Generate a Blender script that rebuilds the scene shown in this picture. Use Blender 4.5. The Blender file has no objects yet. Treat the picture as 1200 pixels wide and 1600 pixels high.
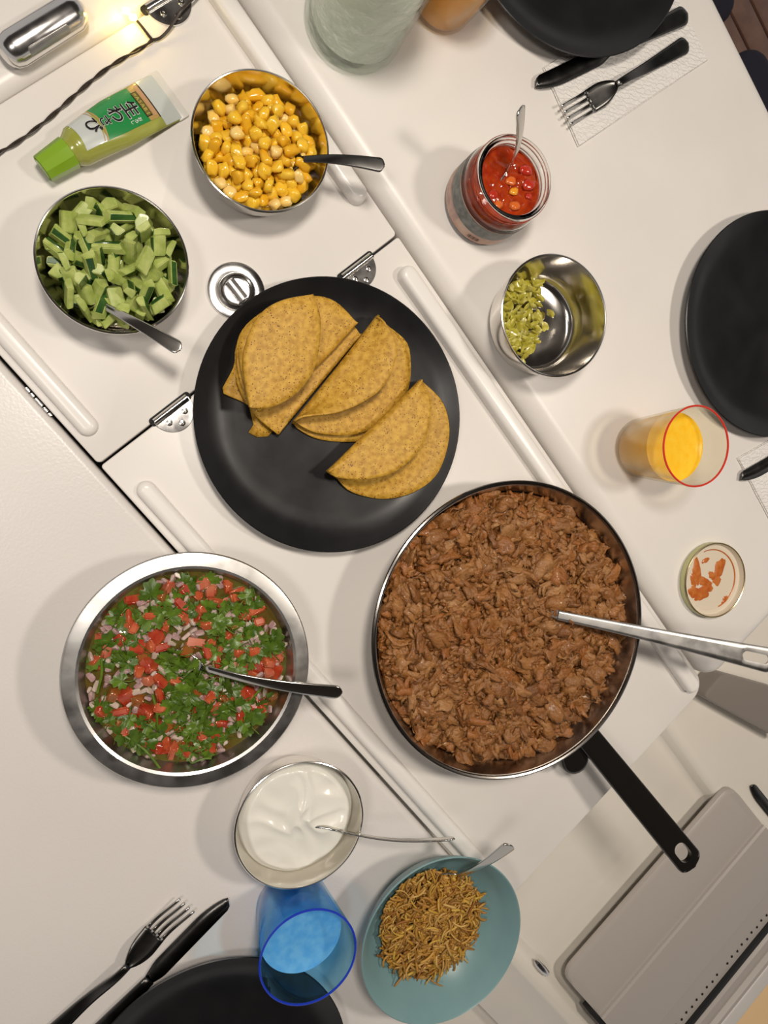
import bpy, bmesh, math, random
import numpy as np
from mathutils import Vector, Matrix, noise

SC = bpy.context.scene
COL = SC.collection
random.seed(7)
RNG = np.random.default_rng(11)

# ------------------------------------------------------------------ camera
F_PX, CAM_H = 1060.0, 0.64                      # focal length in px of the 1200x1600 frame, height over the table
_d = np.array([(243.2 - 600) / F_PX, (721.4 - 800) / F_PX, 1.0]); _d /= np.linalg.norm(_d)
_up = -_d
_ex = np.array([1, 0, 0.]) - _up * _up[0]; _ex /= np.linalg.norm(_ex)
_ey = np.cross(_up, _ex)
CR = np.stack([_ex, _ey, _up], 1)
cam_data = bpy.data.cameras.new('camera')
cam = bpy.data.objects.new('camera', cam_data); COL.objects.link(cam)
cam_data.sensor_fit = 'VERTICAL'; cam_data.sensor_height = 36.0
cam_data.lens = 36.0 * F_PX / 1600.0
cam_data.clip_start = 0.02; cam_data.clip_end = 50
_m = Matrix(((CR[0][0], -CR[1][0], -CR[2][0], 0), (CR[0][1], -CR[1][1], -CR[2][1], 0),
             (CR[0][2], -CR[1][2], -CR[2][2], CAM_H), (0, 0, 0, 1)))
cam.matrix_world = _m
SC.camera = cam

def at(x, y, z=0.0):
    """world point at height z that a spot of the photograph shows"""
    r = CR.T @ np.array([(x - 600) / F_PX, (y - 800) / F_PX, 1.0])
    t = (z - CAM_H) / r[2]
    return Vector((r[0] * t, r[1] * t, z))

# ------------------------------------------------------------------ light
world = bpy.data.worlds.new('world'); SC.world = world; world.use_nodes = True
_bg = world.node_tree.nodes['Background']
_bg.inputs[0].default_value = (1.0, 0.935, 0.875, 1); _bg.inputs[1].default_value = 0.46

def lamp(name, loc, size, power, color, aim):
    l = bpy.data.lights.new(name, 'AREA'); l.shape = 'DISK'; l.size = size; l.energy = power; l.color = color
    o = bpy.data.objects.new(name, l); COL.objects.link(o); o.location = loc
    o.rotation_euler = (Vector(aim) - Vector(loc)).to_track_quat('-Z', 'Y').to_euler()
    return o
lamp('cabin_lamp', (0.02, 0.36, 1.22), 0.20, 10.0, (1.0, 0.90, 0.79), (0.15, -0.02, 0))
lamp('cabin_lamp_aft', (0.88, 0.06, 1.25), 0.16, 7.0, (1.0, 0.90, 0.79), (0.75, -0.25, 0))
lamp('cabin_lamp_side', (-0.42, -0.03, 1.25), 0.22, 3.4, (1.0, 0.92, 0.84), (0.1, -0.1, 0))

SC.view_settings.view_transform = 'Standard'
SC.view_settings.look = 'None'
SC.view_settings.exposure = 0.0
SC.view_settings.gamma = 1.0
SC.view_settings.use_curve_mapping = False

# ------------------------------------------------------------------ materials
def mat(name, color, rough=0.4, metal=0.0, color2=None, scale=60.0, bump=0.0, bscale=200.0, specks=None,
        trans=0.0, ior=1.45, sub=0.0, sub_col=None, coat=0.0, emis=None, estr=0.0, island=None, detail=4.0,
        lo=0.35, hi=0.65, rough2=None, spec=0.5, bdist=0.001):
    m = bpy.data.materials.new(name); m.use_nodes = True
    nt = m.node_tree; N = nt.nodes; L = nt.links
    b = N['Principled BSDF']
    b.inputs['Base Color'].default_value = (*color, 1); b.inputs['Roughness'].default_value = rough
    b.inputs['Metallic'].default_value = metal; b.inputs['IOR'].default_value = ior
    b.inputs['Transmission Weight'].default_value = trans
    b.inputs['Coat Weight'].default_value = coat
    b.inputs['Specular IOR Level'].default_value = spec
    if sub:
        b.inputs['Subsurface Weight'].default_value = sub
        b.inputs['Subsurface Radius'].default_value = sub_col or (0.006, 0.004, 0.002)
        b.inputs['Subsurface Scale'].default_value = 1.0
    if emis:
        b.inputs['Emission Color'].default_value = (*emis, 1); b.inputs['Emission Strength'].default_value = estr
    tc = N.new('ShaderNodeTexCoord')
    src = None
    if color2 is not None:
        nz = N.new('ShaderNodeTexNoise'); nz.inputs['Scale'].default_value = scale; nz.inputs['Detail'].default_value = detail
        L.new(tc.outputs['Object'], nz.inputs['Vector'])
        mr = N.new('ShaderNodeMapRange'); mr.inputs[1].default_value = lo; mr.inputs[2].default_value = hi
        L.new(nz.outputs['Fac'], mr.inputs[0])
        mx = N.new('ShaderNodeMix'); mx.data_type = 'RGBA'
        mx.inputs[6].default_value = (*color, 1); mx.inputs[7].default_value = (*color2, 1)
        L.new(mr.outputs[0], mx.inputs[0]); src = mx.outputs[2]
    if island is not None:                        # every loose piece its own tone of the food's colours
        g = N.new('ShaderNodeNewGeometry'); cr = N.new('ShaderNodeValToRGB')
        el = cr.color_ramp.elements
        el[0].color = (*island[0], 1); el[1].color = (*island[-1], 1)
        for i, c in enumerate(island[1:-1]):
            e = el.new((i + 1) / (len(island) - 1)); e.color = (*c, 1)
        L.new(g.outputs['Random Per Island'], cr.inputs[0])
        if src is not None:
            mx = N.new('ShaderNodeMix'); mx.data_type = 'RGBA'; mx.inputs[0].default_value = 0.60
            L.new(src, mx.inputs[6]); L.new(cr.outputs[0], mx.inputs[7]); src = mx.outputs[2]
        else:
            src = cr.outputs[0]
    if specks:
        scol, sscale, thr = specks
        v = N.new('ShaderNodeTexVoronoi'); v.inputs['Scale'].default_value = sscale; v.inputs['Randomness'].default_value = 1.0
        L.new(tc.outputs['Object'], v.inputs['Vector'])
        n3 = N.new('ShaderNodeTexNoise'); n3.inputs['Scale'].default_value = sscale * 0.23
        L.new(tc.outputs['Object'], n3.inputs['Vector'])
        mu = N.new('ShaderNodeMath'); mu.operation = 'MULTIPLY'; L.new(n3.outputs['Fac'], mu.inputs[0]); mu.inputs[1].default_value = thr * 2
        lt = N.new('ShaderNodeMath'); lt.operation = 'LESS_THAN'; L.new(v.outputs['Distance'], lt.inputs[0]); L.new(mu.outputs[0], lt.inputs[1])
        mx = N.new('ShaderNodeMix'); mx.data_type = 'RGBA'; mx.inputs[7].default_value = (*scol, 1)
        if src is not None: L.new(src, mx.inputs[6])
        else: mx.inputs[6].default_value = (*color, 1)
        L.new(lt.outputs[0], mx.inputs[0]); src = mx.outputs[2]
    if src is not None: L.new(src, b.inputs['Base Color'])
    if rough2 is not None:
        n2 = N.new('ShaderNodeTexNoise'); n2.inputs['Scale'].default_value = scale * 0.6; n2.inputs['Detail'].default_value = 6
        L.new(tc.outputs['Object'], n2.inputs['Vector'])
        r2 = N.new('ShaderNodeMapRange'); r2.inputs[1].default_value = 0.35; r2.inputs[2].default_value = 0.65
        r2.inputs[3].default_value = rough; r2.inputs[4].default_value = rough2
        L.new(n2.outputs['Fac'], r2.inputs[0]); L.new(r2.outputs[0], b.inputs['Roughness'])
    if bump:
        n4 = N.new('ShaderNodeTexNoise'); n4.inputs['Scale'].default_value = bscale; n4.inputs['Detail'].default_value = 4
        L.new(tc.outputs['Object'], n4.inputs['Vector'])
        bp = N.new('ShaderNodeBump'); bp.inputs['Strength'].default_value = bump; bp.inputs['Distance'].default_value = bdist
        L.new(n4.outputs['Fac'], bp.inputs['Height']); L.new(bp.outputs[0], b.inputs['Normal'])
    return m

def clear_wall(name, tint, rough=0.03, ior=1.30, bump=0.0, bscale=70.0, bdist=0.003):
    """thin clear or tinted plastic or glass: light passes straight through, the surface only mirrors"""
    m = bpy.data.materials.new(name); m.use_nodes = True; nt = m.node_tree; N = nt.nodes; L = nt.links
    N.remove(N['Principled BSDF']); out = N['Material Output']
    t = N.new('ShaderNodeBsdfTransparent'); t.inputs[0].default_value = (*tint, 1)
    g = N.new('ShaderNodeBsdfGlossy'); g.inputs['Roughness'].default_value = rough
    f = N.new('ShaderNodeLayerWeight'); x = N.new('ShaderNodeMixShader')
    pw = N.new('ShaderNodeMath'); pw.operation = 'POWER'; pw.inputs[1].default_value = 5.0; L.new(f.outputs['Facing'], pw.inputs[0])
    ma = N.new('ShaderNodeMath'); ma.operation = 'MULTIPLY_ADD'; ma.inputs[1].default_value = 0.7; ma.inputs[2].default_value = ((ior - 1) / (ior + 1)) ** 2; L.new(pw.outputs[0], ma.inputs[0])
    L.new(ma.outputs[0], x.inputs[0]); L.new(t.outputs[0], x.inputs[1]); L.new(g.outputs[0], x.inputs[2]); L.new(x.outputs[0], out.inputs[0])
    if bump:
        tc = N.new('ShaderNodeTexCoord'); nz = N.new('ShaderNodeTexNoise'); nz.inputs['Scale'].default_value = bscale; nz.inputs['Detail'].default_value = 4
        b = N.new('ShaderNodeBump'); b.inputs['Strength'].default_value = bump; b.inputs['Distance'].default_value = bdist
        L.new(tc.outputs['Object'], nz.inputs['Vector']); L.new(nz.outputs['Fac'], b.inputs['Height']); L.new(b.outputs[0], g.inputs['Normal']); L.new(b.outputs[0], f.inputs['Normal'])
    return m
M = {}
M['gelcoat'] = mat('white_gelcoat', (0.74, 0.71, 0.67), 0.34, color2=(0.70, 0.67, 0.635), scale=7, bump=0.05, bscale=160)
M['leaf'] = mat('textured_white_leaf', (0.72, 0.69, 0.66), 0.30, color2=(0.69, 0.66, 0.635), scale=5, bump=0.16, bscale=420)
M['fiddle'] = mat('white_rail', (0.78, 0.755, 0.72), 0.28)
M['bench'] = mat('cream_gelcoat', (0.87, 0.82, 0.73), 0.08, color2=(0.84, 0.79, 0.70), scale=6)
M['black_plate'] = mat('black_stoneware', (0.0080, 0.0080, 0.0090), 0.28, color2=(0.0105, 0.0105, 0.0112), scale=40, rough2=0.36, spec=0.42)
M['steel'] = mat('polished_steel', (0.74, 0.71, 0.66), 0.10, 1.0, rough2=0.17, scale=50)
M['steel_rim'] = mat('bright_steel_rim', (0.80, 0.78, 0.74), 0.16, 1.0)
M['brushed'] = mat('brushed_steel', (0.50, 0.49, 0.47), 0.30, 1.0, rough2=0.42, scale=90)
M['cutlery'] = mat('cutlery_steel', (0.62, 0.60, 0.56), 0.16, 1.0)
M['dark_steel'] = mat('dark_steel', (0.10, 0.098, 0.094), 0.26, 1.0, rough2=0.36, scale=80)
M['black'] = mat('black_plastic', (0.010, 0.009, 0.008), 0.16, coat=0.4)
M['gap'] = mat('black_recess', (0.006, 0.006, 0.006), 0.7)
M['rubber'] = mat('black_rubber', (0.012, 0.012, 0.012), 0.6)
M['teal'] = mat('teal_ceramic', (0.165, 0.290, 0.305), 0.34, color2=(0.18, 0.31, 0.322), scale=30)
M['chrome'] = mat('chrome', (0.72, 0.71, 0.70), 0.13, 1.0, rough2=0.25, scale=70)
M['grey_plastic'] = mat('grey_plastic', (0.47, 0.43, 0.395), 0.34)
M['grey_plastic2'] = mat('dark_grey_plastic', (0.245, 0.215, 0.19), 0.45)
M['peach'] = mat('peach_warm_light', (1.0, 0.70, 0.38), 0.6, bump=0.1, bscale=80)  # warm light put into the base colour
M['teak'] = mat('dark_teak', (0.26, 0.135, 0.090), 0.5, color2=(0.17, 0.085, 0.062), scale=18, bump=0.2, bscale=60)
M['caulk'] = mat('black_caulking', (0.006, 0.005, 0.006), 0.7)
M['navy'] = mat('navy_fabric', (0.020, 0.019, 0.034), 0.9, bump=0.3, bscale=500)
M['wood_post'] = mat('pedestal_white', (0.6, 0.58, 0.55), 0.4)

# ------------------------------------------------------------------ mesh helpers
XF = {}
class MB:
    def __init__(self): self.v = []; self.f = []; self.mi = []
    def add(self, verts, faces, mi=0):
        o = len(self.v)
        self.v.extend([tuple(p) for p in verts]); self.f.extend([tuple(i + o for i in q) for q in faces]); self.mi.extend([mi] * len(faces))
        return self
    def xform(self, mx): self.v = [tuple(mx @ Vector(p)) for p in self.v]; return self
    def merge(self, other, mx=None, mi=None):
        vs = other.v if mx is None else [tuple(mx @ Vector(p)) for p in other.v]
        o = len(self.v); self.v.extend(vs); self.f.extend([tuple(i + o for i in q) for q in other.f])
        self.mi.extend(other.mi if mi is None else [mi] * len(other.f)); return self
    def mesh(self, name, mats, smooth=True, angle=42):
        me = bpy.data.meshes.new(name); me.from_pydata(self.v, [], self.f)
        for m in (mats if isinstance(mats, (list, tuple)) else [mats]): me.materials.append(m)
        if any(self.mi): me.polygons.foreach_set('material_index', self.mi)
        bm = bmesh.new(); bm.from_mesh(me); bmesh.ops.remove_doubles(bm, verts=bm.verts, dist=1e-6)
        bmesh.ops.recalc_face_normals(bm, faces=bm.faces); bm.to_mesh(me); bm.free()
        if smooth:
            me.polygons.foreach_set('use_smooth', [True] * len(me.polygons))
            me.set_sharp_from_angle(angle=math.radians(angle))
        me.update(); return me
    def build(self, name, mats, parent=None, world=False, **k):
        if world and parent is not None: self.xform(XF[parent.name].inverted())
        o = bpy.data.objects.new(name, self.mesh(name, mats, **k)); COL.objects.link(o)
        if parent is not None: o.parent = parent; XF[o.name] = XF.get(parent.name, Matrix())
        return o

def tag(o, label, cat, group=None, kind=None):
    o['label'] = label; o['category'] = cat
    if group: o['group'] = group
    if kind: o['kind'] = kind
    return o
def thing(name, label, cat, loc=(0, 0, 0), rotz=0.0, group=None):
    o = bpy.data.objects.new(name, None); COL.objects.link(o); o.empty_display_size = 0.02
    o.location = loc; o.rotation_euler = (0, 0, rotz)
    XF[o.name] = Matrix.Translation(loc) @ Matrix.Rotation(rotz, 4, 'Z')
    return tag(o, label, cat, group)
def structure(o): o['kind'] = 'structure'; return o

def lathe(prof, n=72, arc=None, closed=False):
    mb = MB(); rings = []
    a0, a1 = arc if arc else (0, 2 * math.pi)
    for r, z in prof:
        if r < 1e-7: rings.append([len(mb.v)]); mb.v.append((0, 0, z))
        else:
            k = n + 1 if arc else n
            rings.append(list(range(len(mb.v), len(mb.v) + k)))
            mb.v.extend([(r * math.cos(a0 + (a1 - a0) * i / n), r * math.sin(a0 + (a1 - a0) * i / n), z) for i in range(k)])
    prs = list(zip(rings, rings[1:])) + ([(rings[-1], rings[0])] if closed else [])
    for A, B in prs:
        for i in range(n):
            j = i + 1 if arc else (i + 1) % n
            if len(A) == 1 and len(B) == 1: continue
            if len(A) == 1: q = (A[0], B[i], B[j])
            elif len(B) == 1: q = (A[i], A[j], B[0])
            else: q = (A[i], A[j], B[j], B[i])
            mb.f.append(q); mb.mi.append(0)
    return mb

def rrect(hx, hy, rad, n=6):
    rad = rad if isinstance(rad, tuple) else (rad,) * 4; pts = []
    for (sx, sy, a), r in zip(((1, 1, 0), (-1, 1, 90), (-1, -1, 180), (1, -1, 270)), rad):
        r = min(r, hx, hy); cx, cy = sx * (hx - r), sy * (hy - r)
        for i in range(n + 1):
            t = math.radians(a + 90 * i / n); pts.append((cx + r * math.cos(t), cy + r * math.sin(t)))
    return pts
def slab(x0, x1, y0, y1, z0, z1, r=0.01, bev=0.002, steps=4, n=6, drop=None):
    """rounded slab; bev is the radius of the rolled top edge"""
    hx, hy = (x1 - x0) / 2, (y1 - y0) / 2; cx, cy = (x0 + x1) / 2, (y0 + y1) / 2
    mb = MB(); rings = []
    lv = [(0, z0)] + [(bev * (1 - math.cos(math.pi / 2 * i / steps)), z1 - bev + bev * math.sin(math.pi / 2 * i / steps)) for i in range(steps + 1)]
    for ins, z in lv:
        p = rrect(hx - ins, hy - ins, tuple(max(q - ins, 1e-4) for q in r) if isinstance(r, tuple) else max(r - ins, 1e-4), n)
        rings.append(list(range(len(mb.v), len(mb.v) + len(p)))); mb.v.extend([(cx + a, cy + b, z) for a, b in p])
    k = len(rings[0])
    for A, B in zip(rings, rings[1:]):
        for i in range(k): mb.f.append((A[i], A[(i + 1) % k], B[(i + 1) % k], B[i])); mb.mi.append(0)
    mb.f.append(tuple(rings[-1])); mb.f.append(tuple(reversed(rings[0]))); mb.mi += [0, 0]
    return mb

def tube(pts, r, n=8, cap=True):
    pts = [Vector(p) for p in pts]; mb = MB(); rings = []; up = Vector((0, 0, 1)); nrm = None
    for i, p in enumerate(pts):
        t = (pts[min(i + 1, len(pts) - 1)] - pts[max(i - 1, 0)]).normalized()
        if nrm is None: nrm = t.orthogonal().normalized()
        nrm = (nrm - t * nrm.dot(t)).normalized(); bn = t.cross(nrm)
        rr = r[i] if isinstance(r, (list, tuple)) else r
        rings.append(list(range(len(mb.v), len(mb.v) + n)))
        mb.v.extend([tuple(p + (nrm * math.cos(2 * math.pi * k / n) + bn * math.sin(2 * math.pi * k / n)) * rr) for k in range(n)])
    for A, B in zip(rings, rings[1:]):
        for i in range(n): mb.f.append((A[i], A[(i + 1) % n], B[(i + 1) % n], B[i])); mb.mi.append(0)
    if cap: mb.f += [tuple(reversed(rings[0])), tuple(rings[-1])]; mb.mi += [0, 0]
    return mb
def circle_tube(R, z, r, n=72, k=8):
    mb = MB()
    for i in range(n):
        a = 2 * math.pi * i / n
        for j in range(k):
            b = 2 * math.pi * j / k; mb.v.append(((R + r * math.cos(b)) * math.cos(a), (R + r * math.cos(b)) * math.sin(a), z + r * math.sin(b)))
    for i in range(n):
        for j in range(k):
            mb.f.append((i * k + j, ((i + 1) % n) * k + j, ((i + 1) % n) * k + (j + 1) % k, i * k + (j + 1) % k)); mb.mi.append(0)
    return mb
def grid(P):
    """P[i][j] -> sheet of quads"""
    mb = MB(); a, b = len(P), len(P[0])
    for row in P: mb.v.extend([tuple(p) for p in row])
    for i in range(a - 1):
        for j in range(b - 1): mb.f.append((i * b + j, (i + 1) * b + j, (i + 1) * b + j + 1, i * b + j + 1)); mb.mi.append(0)
    return mb
def thick(o, t, off=0.0):
    s = o.modifiers.new('thickness', 'SOLIDIFY'); s.thickness = t; s.offset = off; return o
def subsurf(o, n=1):
    s = o.modifiers.new('smooth', 'SUBSURF'); s.levels = n; s.render_levels = n; return o
def resample(pts, n):
    pts = [Vector(p) for p in pts]
    q = []                                       # catmull-rom first, then even spacing
    for i in range(len(pts) - 1):
        p0 = pts[max(i - 1, 0)]; p1 = pts[i]; p2 = pts[i + 1]; p3 = pts[min(i + 2, len(pts) - 1)]
        for s in range(8):
            t = s / 8
            q.append(0.5 * ((2 * p1) + (p2 - p0) * t + (2 * p0 - 5 * p1 + 4 * p2 - p3) * t * t + (3 * p1 - p0 - 3 * p2 + p3) * t ** 3))
    q.append(pts[-1])
    d = [0]
    for a, b in zip(q, q[1:]): d.append(d[-1] + (b - a).length)
    out = []; k = 0
    for i in range(n + 1):
        s = d[-1] * i / n
        while k < len(d) - 2 and d[k + 1] < s: k += 1
        w = (s - d[k]) / max(d[k + 1] - d[k], 1e-9); out.append(q[k].lerp(q[k + 1], min(max(w, 0), 1)))
    return out
def frame(p0, p1, roll=0.0):
    """matrix: x axis p0 -> p1, z axis as far up as it goes, then rolled about x"""
    x = (p1 - p0).normalized(); z = Vector((0, 0, 1)); z = (z - x * z.dot(x)).normalized(); y = z.cross(x)
    m = Matrix((x, y, z)).transposed().to_4x4(); m.translation = p0
    return m @ Matrix.Rotation(roll, 4, 'X')

# ================================================================== SETTING
TH = math.radians(-51.0)                         # the long edges of the tables run along this heading
TU = Vector((math.cos(TH), math.sin(TH), 0)); TV = Vector((-math.sin(TH), math.cos(TH), 0))
FLOOR = -0.72
ZR = 0.012                                       # top of the side table
def T(u, v, z=0.0): return TU * u + TV * v + Vector((0, 0, z))

fl = structure(slab(-2.2, 3.4, -2.2, 3.0, FLOOR - 0.05, FLOOR, 0.02, 0.002).build('floor', M['caulk']))
fl.rotation_euler = (0, 0, TH); XF['floor'] = Matrix.Rotation(TH, 4, 'Z')
pl_me = slab(-0.5, 0.5, -0.032, 0.032, 0, 0.006, 0.002, 0.0015, 2, 2).mesh('plank', M['teak'])
for i in range(21):
    for j in range(4):
        o = bpy.data.objects.new('plank', pl_me); COL.objects.link(o); o.parent = fl
        o.location = (-1.285 + j * 1.005, 0.88 + i * 0.072, FLOOR)
pl2 = slab(-0.3, 0.3, -0.04, 0.04, 0, 0.006, 0.002, 0.0015, 2, 2).mesh('plank', M['teak'])
for i in range(5):
    o = bpy.data.objects.new('plank', pl2); COL.objects.link(o); o.parent = fl; o.location = (-0.75, 0.05 + i * 0.088, FLOOR)
for i in range(4):
    o = bpy.data.objects.new('plank', pl2); COL.objects.link(o); o.parent = fl; o.location = (1.5, -0.42 + i * 0.088, FLOOR)

ce = structure(slab(-2.2, 3.4, -2.2, 3.0, 1.45, 1.50, 0.02, 0.002).build('added_ceiling', mat('dark_reflection_ceiling', (0.030, 0.022, 0.018), 0.6, color2=(0.045, 0.03, 0.022), scale=8)))  # unseen dark slab overhead, added so steel and plates reflect dark
ce.rotation_euler = (0, 0, TH)

# --- folding table in the middle: two hinged panels
ft = thing('folding_table', 'long white folding table in the middle with two hinged panels and raised rails', 'table', (0, 0, FLOOR), TH)
def tp(mb, dz=-FLOOR): return mb.xform(Matrix.Translation((0, 0, dz)))
U0, US, U1 = -0.296, -0.027, 0.606
V0, V1 = -0.038, 0.3165
tp(slab(U0 + 0.001, US - 0.0012, V0, V1, -0.022, -0.0004, 0.004, 0.0012, 3)).build('tabletop_panel', M['gelcoat'], ft)
tp(slab(US + 0.0012, U1, V0, V1, -0.022, -0.0004, (0.022, 0.003, 0.003, 0.022), 0.0012, 3)).build('tabletop_panel', M['gelcoat'], ft)
for (u0, u1, v, w, h) in ((-0.295, -0.050, -0.0235, 0.0085, 0.007), (0.006, 0.600, -0.0225, 0.0085, 0.007),
                          (-0.294, -0.070, 0.3035, 0.0092, 0.013), (0.000, 0.592, 0.2985, 0.0092, 0.013)):
    tp(slab(u0, u1, v - w, v + w, 0, h, w * 0.98, min(0.006, h * 0.9), 5)).build('fiddle_rail', M['fiddle'], ft)
tp(slab(0.05, 0.45, 0.10, 0.18, FLOOR, -0.022, 0.02, 0.002)).build('pedestal', M['wood_post'], ft)

def hinge(u, v, sgn, r=0.019, screws=True):
    """half-round plate on the sgn side of a seam with its knuckle over the joint"""
    mb = MB(); n = 20
    out = [(0, -r)] + [(r * 1.05 * math.cos(a), r * math.sin(a)) for a in [math.pi * (-0.5 + i / n) for i in range(n + 1)]]
    top = [(u + sgn * a, v + b, 0.0022) for a, b in out]; bot = [(a, b, 0.0) for a, b, _ in top]
    k = len(out); mb.add(top + bot, [tuple(range(k))] + [tuple(reversed(range(k, 2 * k)))] + [(i, (i + 1) % k, k + (i + 1) % k, k + i) for i in range(k)])
    h = tp(mb).build('hinge', M['chrome'], ft)
    tp(tube([(u, v - r * 0.95 + r * 1.9 * i / 6, 0.0032) for i in range(7)], 0.0032, 12)).build('hinge_barrel', M['steel_rim'], h)
    tp(slab(u - 0.005 if sgn > 0 else u - 0.003, u + 0.003 if sgn > 0 else u + 0.005, v - r * 1.15, v + r * 1.15, 0.0, 0.0008, 0.003, 0.0003, 2)).build('hinge_recess', M['gap'], h)
    for a, b in ((0.42, 0.45), (0.42, -0.45), (0.78, 0)):
        s = tp(lathe([(0, 0.0026), (0.0011, 0.0024), (0.0013, 0.0034), (0.0025, 0.0032), (0.0029, 0.0022)], 16).xform(Matrix.Translation((u + sgn * a * r, v + b * r, 0))))
        s.build('screw', M['steel_rim'], h)
hinge(US, 0.040, 1)
hinge(US, 0.262, 1)
hinge(U0, 0.262, 1, 0.021)

# flush ring pull beside the middle seam
rc = (-0.074, 0.154)
rp = tp(lathe([(0, 0.0008), (0.010, 0.0008), (0.0125, 0.0008), (0.0145, 0.0020), (0.0235, 0.0032), (0.0255, 0.0022), (0.0260, 0)], 48).xform(Matrix.Translation((rc[0], rc[1], 0)))).build('ring_pull', M['chrome'], ft)
tp(circle_tube(0.0145, 0.0035, 0.0022, 40).xform(Matrix.Translation((rc[0], rc[1], 0)) @ Matrix.Diagonal((0.95, 1.0, 1, 1)))).build('pull_ring', M['steel_rim'], rp)
tp(tube([(rc[0] - 0.010 + 0.020 * i / 4, rc[1], 0.0030) for i in range(5)], 0.0048, 14)).build('latch_bar', M['brushed'], rp)

# --- side table with rolled edges, a touch higher
st = thing('side_table', 'broad white moulded side table with rolled edges carrying the sauce jar', 'table', (0, 0, FLOOR), TH)
tp(slab(-0.85, 0.603, 0.3195, 0.790, -0.03, ZR - 0.0004, 0.026, 0.020, 7, 8)).build('tabletop', M['gelcoat'], st)
tp(slab(-0.3, 0.45, 0.50, 0.60, FLOOR, -0.03, 0.02, 0.002)).build('pedestal', M['wood_post'], st)

# --- the other leaf, slightly grained
lt = thing('leaf_table', 'finely grained white table leaf under the tomato salsa and the blue tumbler', 'table', (0, 0, FLOOR), TH)
tp(slab(-0.75, 0.640, -0.78, V0 - 0.0032, -0.024, -0.0004, 0.012, 0.007, 5)).build('tabletop', M['leaf'], lt)
tp(slab(-0.3, 0.40, -0.40, -0.30, FLOOR, -0.024, 0.02, 0.002)).build('pedestal', M['wood_post'], lt)

for (u, w) in ((-0.110, 0.0022), (-0.1045, 0.0016), (-0.097, 0.0040), (-0.089, 0.0022), (-0.084, 0.0014)):
    p = T(u, V0 - 0.0022, -0.0015); tube([p - TU * w, p - TU * w * 0.5, p, p + TU * w], 0.0013, 10).build('hinge_knuckle', M['steel_rim'], lt, world=True)

# --- fixed ledge with the cleat
lg = thing('deck_ledge', 'narrow white deck ledge with rounded outer edge holding the chrome cleat', 'ledge', (0, 0, FLOOR), TH)
tp(slab(-0.372, U0 - 0.0008, -0.02, 0.3155, -0.05, 0.001, 0.006, 0.014, 6)).build('ledge_top', M['gelcoat'], lg)
tp(slab(-0.36, U0 - 0.02, 0.0, 0.30, FLOOR, -0.05, 0.006, 0.004)).build('ledge_base', M['wood_post'], lg)

# --- cream moulded bench below the end of the tables: a profile swept along u
be = thing('moulded_bench', 'glossy cream moulded bench with a sunken tray below the table ends', 'bench', (0, 0, FLOOR), TH)
def sweep_profile(prof, a0, a1, axis='u', nseg=1):
    P = []
    for i in range(nseg + 1):
        a = a0 + (a1 - a0) * i / nseg
        P.append([((a, p, z) if axis == 'u' else (p, a, z)) for p, z in prof])
    mb = grid(P); k = len(prof)
    mb.f.append(tuple(range(k))); mb.f.append(tuple(reversed(range(nseg * k, nseg * k + k)))); mb.mi += [0, 0]
    for i in range(nseg): mb.f.append((i * k, i * k + k - 1, (i + 1) * k + k - 1, (i + 1) * k)); mb.mi.append(0)
    return mb
def arcpts(cx, cz, r, a0, a1, n=6): return [(cx + r * math.cos(math.radians(a0 + (a1 - a0) * i / n)), cz + r * math.sin(math.radians(a0 + (a1 - a0) * i / n))) for i in range(n + 1)]
prof = [(-0.30, FLOOR), (-0.30, -0.32), (-0.26, -0.30), (-0.175, -0.275)] + arcpts(-0.150, -0.245, 0.022, 250, 180, 3)[::1] \
     + [(-0.120, -0.205)] + arcpts(-0.078, -0.195, 0.018, 150, 60, 6) + arcpts(-0.046, -0.183, 0.017, 225, 270, 4) \
     + arcpts(0.292, -0.183, 0.017, 270, 315, 4) + arcpts(0.324, -0.199, 0.022, 130, 70, 5) + [(0.40, -0.186), (0.55, -0.195), (0.72, -0.20), (0.72, FLOOR)]
tp(sweep_profile(prof, 0.50, 1.244)).build('bench_body', M['bench'], be)
lp = T(0.897, -0.062, -0.178)
latch = tube([lp - TU * 0.016, lp - TU * 0.013 + Vector((0, 0, .002)), lp + Vector((0, 0, .003)), lp + TU * 0.013 + Vector((0, 0, .002)), lp + TU * 0.016], [0.002, 0.005, 0.006, 0.005, 0.002], 12)
latch.build('bench_latch', M['chrome'], be, world=True)

# grey cool box lid across the tray
cb = thing('cool_box', 'grey plastic cool box with a stepped lid and black sealing strip', 'cool box', (0, 0, -0.2), TH)
cprof = [(0.928, 0.0237), (0.928, 0.026), (0.930, 0.030), (0.937, 0.034), (1.018, 0.042), (1.0185, 0.046), (1.022, 0.048), (1.104, 0.052), (1.108, 0.051), (1.114, 0.044), (1.162, 0.044),
         (1.175, 0.044), (1.180, 0.048), (1.190, 0.049), (1.194, 0.043), (1.204, 0.043), (1.208, 0.049), (1.214, 0.049), (1.217, 0.046), (1.217, 0.0237)]
P = []
for i in range(41):
    v = -0.046 + 0.386 * (0.5 - 0.5 * math.cos(math.pi * i / 40)); d = max(0.020 - (v + 0.046), 0.020 - (0.340 - v), 0)
    off = 0.020 - math.sqrt(max(0.020 ** 2 - d ** 2, 0))
    P.append([(u + off * max(0, (1.02 - u) / 0.092), v, z) for u, z in cprof])
mb = grid(P); k = len(cprof); mb.f += [tuple(range(k)), tuple(reversed(range(40 * k, 41 * k)))]; mb.mi += [0, 0]
mb.build('lid', M['grey_plastic'], cb, angle=25)
slab(1.160, 1.172, -0.046, 0.345, 0.043, 0.0475, 0.001, 0.001, 2).build('sealing_strip', M['rubber'], cb)
slab(1.000, 1.150, -0.054, -0.0465, 0.0237, 0.043, 0.002, 0.001, 2).build('sealing_strip', M['rubber'], cb)
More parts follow.
